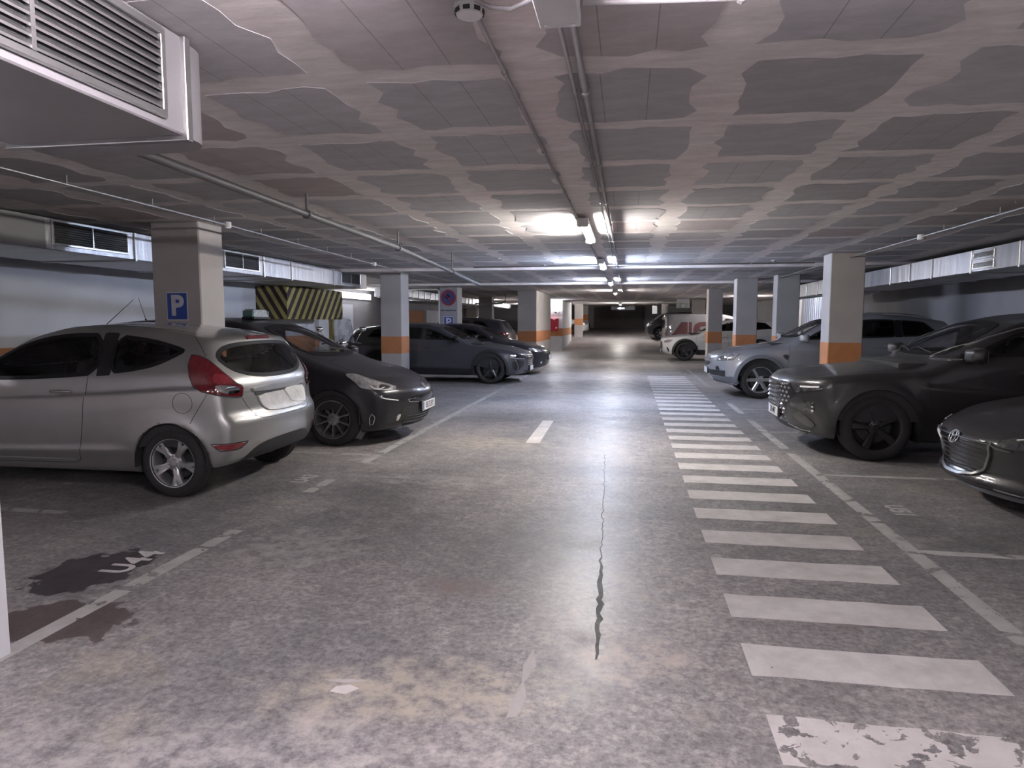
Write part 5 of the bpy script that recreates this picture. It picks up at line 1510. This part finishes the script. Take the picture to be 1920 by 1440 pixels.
t = duct('right_duct', 'shiny galvanised duct running along the right bays under the slab', 4.9, 5.95, 6.0, 17.0, 2.19, 2.505, (7.2, 8.45, 9.75, 11.0, 12.3, 13.2, 14.1))
ox, oy, oz = t.location
for zz in (.03, .17): grille(t, 4.9 - ox, 10.35 - oy, 10.95 - oy, zz, zz + .11, -1, 4, False, 'diffuser')
duct('lower_right_duct', 'second duct piece seen between two right pillars', 4.7, 5.9, 17.6, 22.5, 2.16, 2.50, (18.4, 19.5, 20.6))
t = thing('corrugated_panel', 'ribbed metal panel below the duct between two right pillars', 'metal panel', (5.0, 19.6, 1.35))
bm = bmesh.new(); ribs = []
for k in range(61):
    y = -1.5 + 3.0 * k / 60; x = .02 * (1 if (k // 2) % 2 else -1)
    ribs.append((bm.verts.new((x, y, 0)), bm.verts.new((x, y, .78)), bm.verts.new((x + .012, y, 0)), bm.verts.new((x + .012, y, .78))))
for a, b in zip(ribs, ribs[1:]):
    bm.faces.new((a[0], a[1], b[1], b[0])); bm.faces.new((a[3], a[2], b[2], b[3])); bm.faces.new((a[1], a[3], b[3], b[1])); bm.faces.new((a[2], a[0], b[0], b[2]))
bm_obj('ribbed_sheet', bm, SHEET, t)
box_obj('panel_frame', -.03, .045, -1.55, -1.5, -1.35, .80, SATIN, t); box_obj('panel_frame', -.03, .045, 1.5, 1.55, -1.35, .80, SATIN, t)
duct('side_aisle_duct', 'ribbed galvanised duct far away in the left side aisle', -8.3, -7.3, 21.7, 42.0, 2.30, 2.56, [22.0 + .7 * k for k in range(30)])

# ------------------------------------------------------------------ pipes and conduits
def pipe(name, label, pts, r, m, clips=(), n=8, cat='pipe', rc=None):
    t = thing(name, label, cat, pts[0])
    o = Vector(pts[0])
    bm = bmesh.new(); tube(bm, [Vector(p) - o for p in pts], r, n)
    bm_obj('pipe_run', bm, m, t, smooth=True)
    for p in clips:
        bm = bmesh.new(); q = Vector(p) - o; rr = rc or r * 1.5
        cyl(bm, q - Vector((0, .012, 0)), q + Vector((0, .012, 0)), rr, n=10)
        cyl(bm, q, (q.x, q.y, CEIL - .0045 - o.z), max(.004, r * .35), n=6)
        bm_obj('clip', bm, m, t)
    return t
def straight(x, z, y0, y1, k=2): return [(x, y0 + (y1 - y0) * i / k, z) for i in range(k + 1)]
zc = CEIL - .032
pipe('left_lane_conduit', 'thin steel conduit carrying the row of lane lamps', straight(-.54, zc, 2.45, 33), .010, CONDUIT, [(-.54, 3.0 + 1.4 * k, zc) for k in range(14)], cat='conduit')
pipe('thin_lane_conduit', 'thinner of the two parallel steel conduits right of the lamps', straight(-.262, zc, 2.42, 33), .009, CONDUIT, [(-.262, 3.3 + 1.5 * k, zc) for k in range(12)], cat='conduit')
pipe('thick_lane_conduit', 'thicker of the two parallel steel conduits right of the lamps', straight(-.215, zc, 2.42, 33), .015, CONDUIT, [(-.215, 3.3 + 1.5 * k, zc) for k in range(12)], cat='conduit')
pipe('cross_conduit', 'pale conduit crossing the ceiling from the junction box to the right', [(-.164, 2.372, 2.535), (.6, 2.45, 2.535), (3.0, 2.66, 2.535)], .013, WHITEP, [(.35, 2.424, 2.535), (1.2, 2.503, 2.535)], cat='conduit')
pipe('curled_cable', 'short grey cable sagging from the smoke detector to the junction box', [(-.52, 2.33, 2.55), (-.47, 2.35, 2.53), (-.40, 2.34, 2.515), (-.33, 2.30, 2.52), (-.29, 2.28, 2.525)], .008, PIPEG, cat='cable')
PIPED = mat('dark_grey_pipe', (.13, .125, .13), .55, .2)
dp = [(-2.72, 2.55, 2.44), (-2.72, 3.5, 2.43), (-2.74, 5.6, 2.40), (-2.75, 7.9, 2.37), (-2.76, 10.2, 2.28), (-2.76, 12.6, 2.17)]
pipe('drain_pipe', 'grey drain pipe sloping under the slab on the left', dp, .028, PIPED, [(-2.74, 5.6, 2.40), (-2.75, 8.0, 2.365), (-2.76, 10.6, 2.265)], 12)
pipe('left_wall_conduit', 'thin conduit with clips strung along the left ceiling', [(-4.08, 2.0, 2.5), (-4.13, 4.0, 2.5), (-4.21, 6.8, 2.5), (-4.35, 9.5, 2.49), (-4.46, 12.0, 2.49), (-4.6, 14.0, 2.47)], .010, CONDUIT, [(-4.12 - .045 * k, 3.6 + 1.0 * k, 2.5) for k in range(9)], cat='conduit', rc=.014)
pipe('right_wall_conduit', 'thin conduit strung along the right ceiling above the crossover', [(3.52, 4.0, 2.51), (3.52, 8, 2.51), (3.48, 13, 2.51), (3.46, 19, 2.51)], .010, CONDUIT, [(3.52, 5.0 + 1.2 * k, 2.51) for k in range(10)], cat='conduit', rc=.014)
pipe('far_cross_pipe', 'white pipe crossing the ceiling in front of the end door', [(-3.2, 35.2, 2.50), (0, 35.2, 2.50), (2.4, 35.2, 2.50)], .03, WHITEP, [(-1.5, 35.2, 2.5), (1.2, 35.2, 2.5)], cat='pipe')
pipe('lamp_cross_conduit', 'thin conduit crossing the lane at the second lamp', [(-3.0, 13.2, 2.54), (0, 13.2, 2.54), (3.3, 13.2, 2.54)], .012, CONDUIT, [(-1.6, 13.2, 2.54), (.7, 13.2, 2.54), (2.2, 13.2, 2.54)], cat='conduit')
pipe('side_aisle_pipe', 'dark bent pipe far away near the ribbed duct', [(-6.9, 27.0, 2.05), (-6.2, 27.0, 2.05), (-6.05, 27.0, 2.2), (-5.0, 27.0, 2.2), (-4.85, 27.0, 2.3), (-4.85, 27.0, 2.575)], .03, PIPEG)

t = thing('junction_box', 'white junction box on the ceiling at the top of the picture', 'junction box', (-.24, 2.28, CEIL))
bm = bmesh.new(); bx(bm, -.065, .065, -.13, .11, -.10, 0, .006, 2); bm_obj('box', bm, WHITEP, t)
bm = bmesh.new(); bx(bm, -.069, .069, -.134, .114, -.115, -.075, .004, 1); bm_obj('lid', bm, WHITEP, t)
for sx in (-.045, .045):
    for sy in (-.11, .09):
        bm = bmesh.new(); cyl(bm, (sx, sy, -.118), (sx, sy, -.113), .007, n=8); bm_obj('screw', bm, SATIN, t)
def detector(label, x, y, s=1.0, group=None):
    t = thing('smoke_detector', label, 'smoke detector', (x, y, CEIL), 0, group)
    bm = bmesh.new(); lathe(bm, [(.001, -.012 * s), (.055 * s, -.012 * s), (.055 * s, -.001), (.001, -.001)], 24, 'Z'); bm_obj('base', bm, WHITEP, t, angle=40)
    bm = bmesh.new(); lathe(bm, [(.048 * s, -.012 * s), (.05 * s, -.03 * s), (.045 * s, -.042 * s), (.028 * s, -.05 * s), (.001, -.052 * s)], 24, 'Z'); bm_obj('cap', bm, WHITEP, t, angle=40)
    for k in range(8):
        a = k * math.pi / 4
        bm = bmesh.new(); bx(bm, -.012 * s, .012 * s, -.002, .002, -.038 * s, -.024 * s, 0, 1, Matrix.Rotation(a, 4, 'Z') @ Matrix.Translation((0, -.049 * s, 0)))
        bm_obj('vent_slot', bm, INK, t)
detector('white smoke detector at the top of the picture', -.56, 2.42)
detector('small white detector near the nearest right pillar', 2.55, 13.0, .9)
detector('distant white detector over the right bays', 2.6, 22.5, .9)
for nm, lab, x, y, z in (('conduit_box', 'small round box on the left conduit beside the P pillar', -4.21, 6.75, 2.5), ('conduit_box', 'small box farther along the left conduit', -4.44, 11.6, 2.49), ('conduit_box', 'small box on the right conduit above the duct', 3.52, 9.2, 2.51)):
    t = thing(nm, lab, 'junction box', (x, y, z))
    bm = bmesh.new(); cyl(bm, (0, 0, -.03), (0, 0, .03), .045, n=16); bm_obj('box', bm, WHITEP, t)
    bm = bmesh.new(); cyl(bm, (0, 0, -.036), (0, 0, -.03), .036, n=16); bm_obj('lid', bm, SATIN, t)

# ------------------------------------------------------------------ hazard-striped low beam
t = thing('striped_beam', 'low boxed beam painted with yellow and black warning stripes', 'warning beam', (-7.35, 14.7, 1.53))
X0, X1, Y0, Y1, ZH = -.35, .35, -1.4, 1.4, .69
box_obj('beam_box', X0, X1, Y0, Y1, 0, ZH, YELLOW, t)
def stripe(p0, w, slope, face):
    """a slanted black stripe clipped to the face; coordinates u along, v up"""
    U0, U1 = (Y0, Y1) if face == 'x' else (X0, X1)
    poly = [(p0, 0), (p0 + w, 0), (p0 + w + slope * ZH, ZH), (p0 + slope * ZH, ZH)]
    def clip(poly, lim, keep):
        out = []
        for i in range(len(poly)):
            a, b = poly[i], poly[(i + 1) % len(poly)]
            ia, ib = keep(a[0]), keep(b[0])
            if ia: out.append(a)
            if ia != ib:
                q = (lim - a[0]) / (b[0] - a[0]); out.append((lim, a[1] + q * (b[1] - a[1])))
        return out
    poly = clip(poly, U0, lambda u: u >= U0); poly = clip(poly, U1, lambda u: u <= U1) if poly else poly
    if len(poly) < 3: return
    n = len(poly)
    if face == 'x': V = [(X1 + .003, u, v) for u, v in poly] + [(X1 - .002, u, v) for u, v in poly]
    else: V = [(u, Y0 - .003, v) for u, v in poly] + [(u, Y0 + .002, v) for u, v in poly]
    F = [tuple(range(n)), tuple(range(n, 2 * n))[::-1]] + [(i, n + i, n + (i + 1) % n, (i + 1) % n) for i in range(n)]
    mesh_obj('stripe', V, F, HAZB, t)
for k in range(12): stripe(-2.15 + .30 * k, .15, .85, 'x')
for k in range(7): stripe(-.42 + .20 * k, .10, -.62, 'y')
box_obj('post', .16, .26, 1.0, 1.1, -1.53, 0, YELLOW, t)

# ------------------------------------------------------------------ signs
def flat_text(txt, size, M, m, parent, nm='lettering', sx=1.0, bold=.002): return text_mesh(nm, txt, size, m, parent, M, .0008, 1.0, bold, sx)
def p_sign(label, x, y, z, s):
    t = thing('parking_sign', label, 'sign', (x, y, z))
    box_obj('plate', -s / 2, s / 2, -.006, 0, 0, s * 1.22, SIGNW, t, .001)
    box_obj('blue_field', -s * .46, s * .46, -.008, -.005, s * .05, s * 1.17, SIGNB, t)
    flat_text('P', s * 1.18, frame_matrix((0, -.009, s * .60), (1, 0, 0), (0, 0, 1)), SIGNW, t, 'letter_p', 1.0, s * .045)
    return t
p_sign('blue and white P parking sign on the beige pillar', -4.97, 6.945, 1.492, .26)
t = thing('no_parking_board', 'grey board with round no-parking disc, wording and P on a pillar', 'sign', (-5.665, 21.29, .9))
box_obj('board', -.29, .29, -.02, 0, .25, 1.62, mat('sign_board_grey', (.33, .33, .37), .6), t, .002)
def disc(nm, r, y, m, z):
    bm = bmesh.new(); cyl(bm, (.0, y, z), (.0, y - .004, z), r, n=36); return bm_obj(nm, bm, m, t)
disc('red_ring', .255, -.02, SIGNR, 1.34); disc('blue_disc', .195, -.023, mat('dull_sign_blue', (.05, .06, .20), .5), 1.34)
bm = bmesh.new(); bx(bm, -.20, .20, -.030, -.026, -.022, .022, 0, 1, Matrix.Translation((0, 0, 1.34)) @ Matrix.Rotation(math.radians(45), 4, 'Y')); bm_obj('red_slash', bm, SIGNR, t)
bm = bmesh.new(); bx(bm, -.10, .05, -.027, -.0255, -.05, .05, .0, 1, Matrix.Translation((-.01, 0, 1.35)) @ Matrix.Rotation(math.radians(45), 4, 'Y')); bm_obj('faded_mark', bm, SIGNW, t)
flat_text('Salvo autorizados', .072, frame_matrix((0, -.022, .94), (1, 0, 0), (0, 0, 1)), INK, t)
box_obj('parking_plate', -.16, .16, -.026, -.02, .36, .74, SIGNW, t); box_obj('blue_field', -.145, .145, -.028, -.025, .375, .725, SIGNB, t)
flat_text('P', .36, frame_matrix((.0, -.029, .55), (1, 0, 0), (0, 0, 1)), SIGNW, t, 'letter_p', 1, .008)
t = thing('white_pipe_frame', 'thin white pipe frame reaching from the pillar to the sign board', 'pipe frame', (-5.95, 21.2, 0))
bm = bmesh.new(); tube(bm, [(-1.6, 0, 2.50), (-.06, 0, 2.50), (0, 0, 2.44), (0, 0, 0)], .022, 8); bm_obj('pipe_run', bm, WHITEP, t, smooth=True)

t = thing('hose_cabinet', 'red fire hose cabinet on the brightly lit white pier', 'hose cabinet', (-3.71, 34.8, 1.0))
box_obj('cabinet', -.22, .22, -.16, 0, 0, .66, FIRE, t, .01); box_obj('cabinet_door', -.20, .20, -.175, -.16, .02, .64, FIRE, t, .006)
box_obj('handle', .08, .16, -.185, -.174, .12, .20, mat('pale_pink_label', (.72, .40, .42), .5), t, .004)
box_obj('cabinet_label', -.06, .06, -.178, -.174, .56, .60, SIGNW, t)
t = thing('wall_notice', 'small white notice with dark marks above the hose cabinet', 'sign', (-3.58, 34.79, 1.85))
box_obj('plate', -.2, .2, -.008, 0, 0, .2, SIGNW, t)
for k, (a, b, c_, d) in enumerate(((-.12, -.02, .06, .12), (.0, .06, .05, .07), (.09, .11, .04, .14), (.12, .15, .07, .09))): box_obj('dark_mark', a, b, -.010, -.007, c_, d, INK, t)

t = thing('exit_sign', 'dark hanging direction sign with a white arrow before the end door', 'sign', (-.35, 44.0, 2.2))
box_obj('sign_box', -.75, .75, -.05, .05, 0, .28, mat('dark_sign', (.03, .03, .045), .4), t, .01)
mesh_obj('arrow', [(-.35, -.056, .12), (-.15, -.056, .20), (-.15, -.056, .15), (.1, -.056, .15), (.1, -.056, .09), (-.15, -.056, .09), (-.15, -.056, .04)], [(0, 2, 1), (0, 6, 5, 2), (2, 5, 4, 3)], mat('arrow_white', (.8, .82, .9), .4, emit=(.8, .85, 1), estr=1.2), t)
box_obj('hanger', -.5, -.48, -.01, .01, .28, .38, CONDUIT, t); box_obj('hanger', .48, .5, -.01, .01, .28, .38, CONDUIT, t)
dz = floor_z(49.5)
d = box_obj('door_1', -2.45, 1.05, 49.86, 50.02, dz - .05, CEIL - .04, DOORD, None, kind='structure')
for k in range(9): box_obj('door_slat', -2.4, 1.0, 49.84, 49.86, dz + .02 + .165 * k, dz + .17 + .165 * k, DOORD, d, .004)
t = thing('hanging_box', 'pale cabinet hanging under the slab on the far right', 'cabinet', (1.6, 43.0, 1.95))
box_obj('cabinet', -.16, .16, -.1, .1, 0, .5, WHITEP, t, .01); box_obj('hanger', -.1, -.08, -.01, .01, .5, .626, CONDUIT, t); box_obj('hanger', .08, .1, -.01, .01, .5, .626, CONDUIT, t); box_obj('cabinet_door', -.14, .14, -.11, -.1, .03, .47, PILLARW, t, .004)
t = thing('fan_unit', 'small fan unit hung under the slab beyond the lettered van', 'fan unit', (2.62, 34.4, 2.12))
box_obj('casing', -.30, .30, -.12, .12, 0, .28, PIPEG, t, .02, 2); box_obj('bracket', -.28, .28, -.1, .1, .28, .46, CONDUIT, t)
bm = bmesh.new(); lathe(bm, [(.001, -.125), (.10, -.125), (.115, -.14), (.12, -.12)], 20, 'Y', (0, 0, .14)); bm_obj('fan_ring', bm, SATIN, t)

# ------------------------------------------------------------------ scooter in the corner by the striped beam
def scooter():
    t = thing('motor_scooter', 'scooter with windscreen and yellow panel beside the striped beam', 'scooter', (-5.55, 12.6, 0), math.radians(-62))
    dk = paint('scooter_dark_paint', (.05, .05, .055), .3, .3)
    for x in (-.66, .66):
        bm = bmesh.new(); lathe(bm, [(.17, -.05), (.22, -.06), (.26, -.045), (.275, 0), (.26, .045), (.22, .06), (.17, .05)], 28, 'Y', (x, 0, .276), closed=True)
        w = bm_obj('wheel', bm, RUBBER, t, smooth=True)
        bm = bmesh.new(); lathe(bm, [(.03, -.05), (.05, -.05), (.17, -.035), (.18, -.05), (.18, .05), (.17, .035), (.05, .05), (.03, .05)], 24, 'Y', (x, 0, .276), closed=True); bm_obj('rim', bm, ALLOYD, w, angle=40)
    def loft(nm, secs, m):
        bm = bmesh.new(); rings = []
        for x, z0, z1, w in secs:
            rings.append([bm.verts.new((x, w * math.cos(a) * (1 if abs(math.cos(a)) < .9 else .95), (z0 + z1) / 2 + (z1 - z0) / 2 * math.sin(a))) for a in np.linspace(0, 2 * math.pi, 17)[:-1]])
        for A, B in zip(rings, rings[1:]):
            for k in range(16): bm.faces.new((A[k], A[(k + 1) % 16], B[(k + 1) % 16], B[k]))
        bm.faces.new(rings[0]); bm.faces.new(rings[-1][::-1])
        return bm_obj(nm, bm, m, t, smooth=True)
    loft('tail_body', [(-1.0, .78, .86, .06), (-.8, .60, .88, .16), (-.4, .38, .80, .20), (-.1, .25, .60, .19), (.1, .20, .36, .18)], dk)
    loft('seat', [(-.95, .86, .93, .08), (-.6, .82, .96, .16), (-.2, .74, .86, .17), (.02, .70, .78, .10)], SEATM)
    loft('foot_board', [(.0, .22, .32, .19), (.3, .22, .30, .20), (.45, .24, .42, .19)], dk)
    loft('leg_shield', [(.38, .28, .50, .20), (.48, .35, 1.0, .23), (.58, .45, 1.08, .20), (.70, .62, .98, .10)], dk)
    loft('front_mudguard', [(.42, .46, .52, .05), (.62, .52, .60, .08), (.86, .44, .50, .06)], dk)
    bm = bmesh.new(); bx(bm, .655, .70, -.13, .13, .72, .98, .02, 2); bm_obj('yellow_panel', bm, mat('scooter_yellow', (.55, .45, .05), .4, coat=.5), t)
    bm = bmesh.new(); bmesh.ops.create_uvsphere(bm, u_segments=16, v_segments=10, radius=.085, matrix=Matrix.Translation((.66, 0, 1.08)) @ Matrix.Diagonal((.6, 1, 1, 1))); bm_obj('head_lamp', bm, REFL, t, smooth=True)
    bm = bmesh.new(); tube(bm, [(.42, -.36, 1.06), (.50, -.2, 1.10), (.52, 0, 1.08), (.50, .2, 1.10), (.42, .36, 1.06)], .014, 8); bm_obj('handlebar', bm, INK, t, smooth=True)
    bm = bmesh.new(); tube(bm, [(.66, 0, .28), (.52, 0, 1.08)], .03, 8); bm_obj('fork', bm, CHROME, t, smooth=True)
    for s in (-1, 1):
        bm = bmesh.new(); tube(bm, [(.46, s * .26, 1.08), (.48, s * .33, 1.22), (.46, s * .38, 1.30)], .008, 6); a = bm_obj('mirror_stalk', bm, CHROME, t, smooth=True)
        bm = bmesh.new(); bmesh.ops.create_uvsphere(bm, u_segments=12, v_segments=8, radius=.07, matrix=Matrix.Translation((.46, s * .40, 1.34)) @ Matrix.Diagonal((.35, 1, .7, 1))); bm_obj('mirror_head', bm, CHROME, a, smooth=True)
    bm = bmesh.new(); V = []
    for i in range(7):
        u = -1 + i / 3
        for j in range(5):
            v = j / 4
            V.append(bm.verts.new((.66 - .24 * v - .07 * u * u, .23 * u * (1 - .15 * v), 1.12 + .44 * v - .05 * u * u)))
    for i in range(6):
        for j in range(4): bm.faces.new((V[i * 5 + j], V[i * 5 + j + 1], V[i * 5 + j + 6], V[i * 5 + j + 5]))
    bmesh.ops.solidify(bm, geom=bm.faces[:], thickness=.004)
    bm_obj('windscreen', bm, make_glass('clear_screen', (.75, .78, .8)), t, smooth=True)
    bm = bmesh.new(); tube(bm, [(-.1, .05, .25), (-.05, .22, .02)], .012, 6); bm_obj('side_stand', bm, INK, t)
scooter()

for f in (silver_hatchback, black_taxi, grey_fastback, black_hatchback, silver_offroader, black_crossover, dark_saloon, far_cars): f()
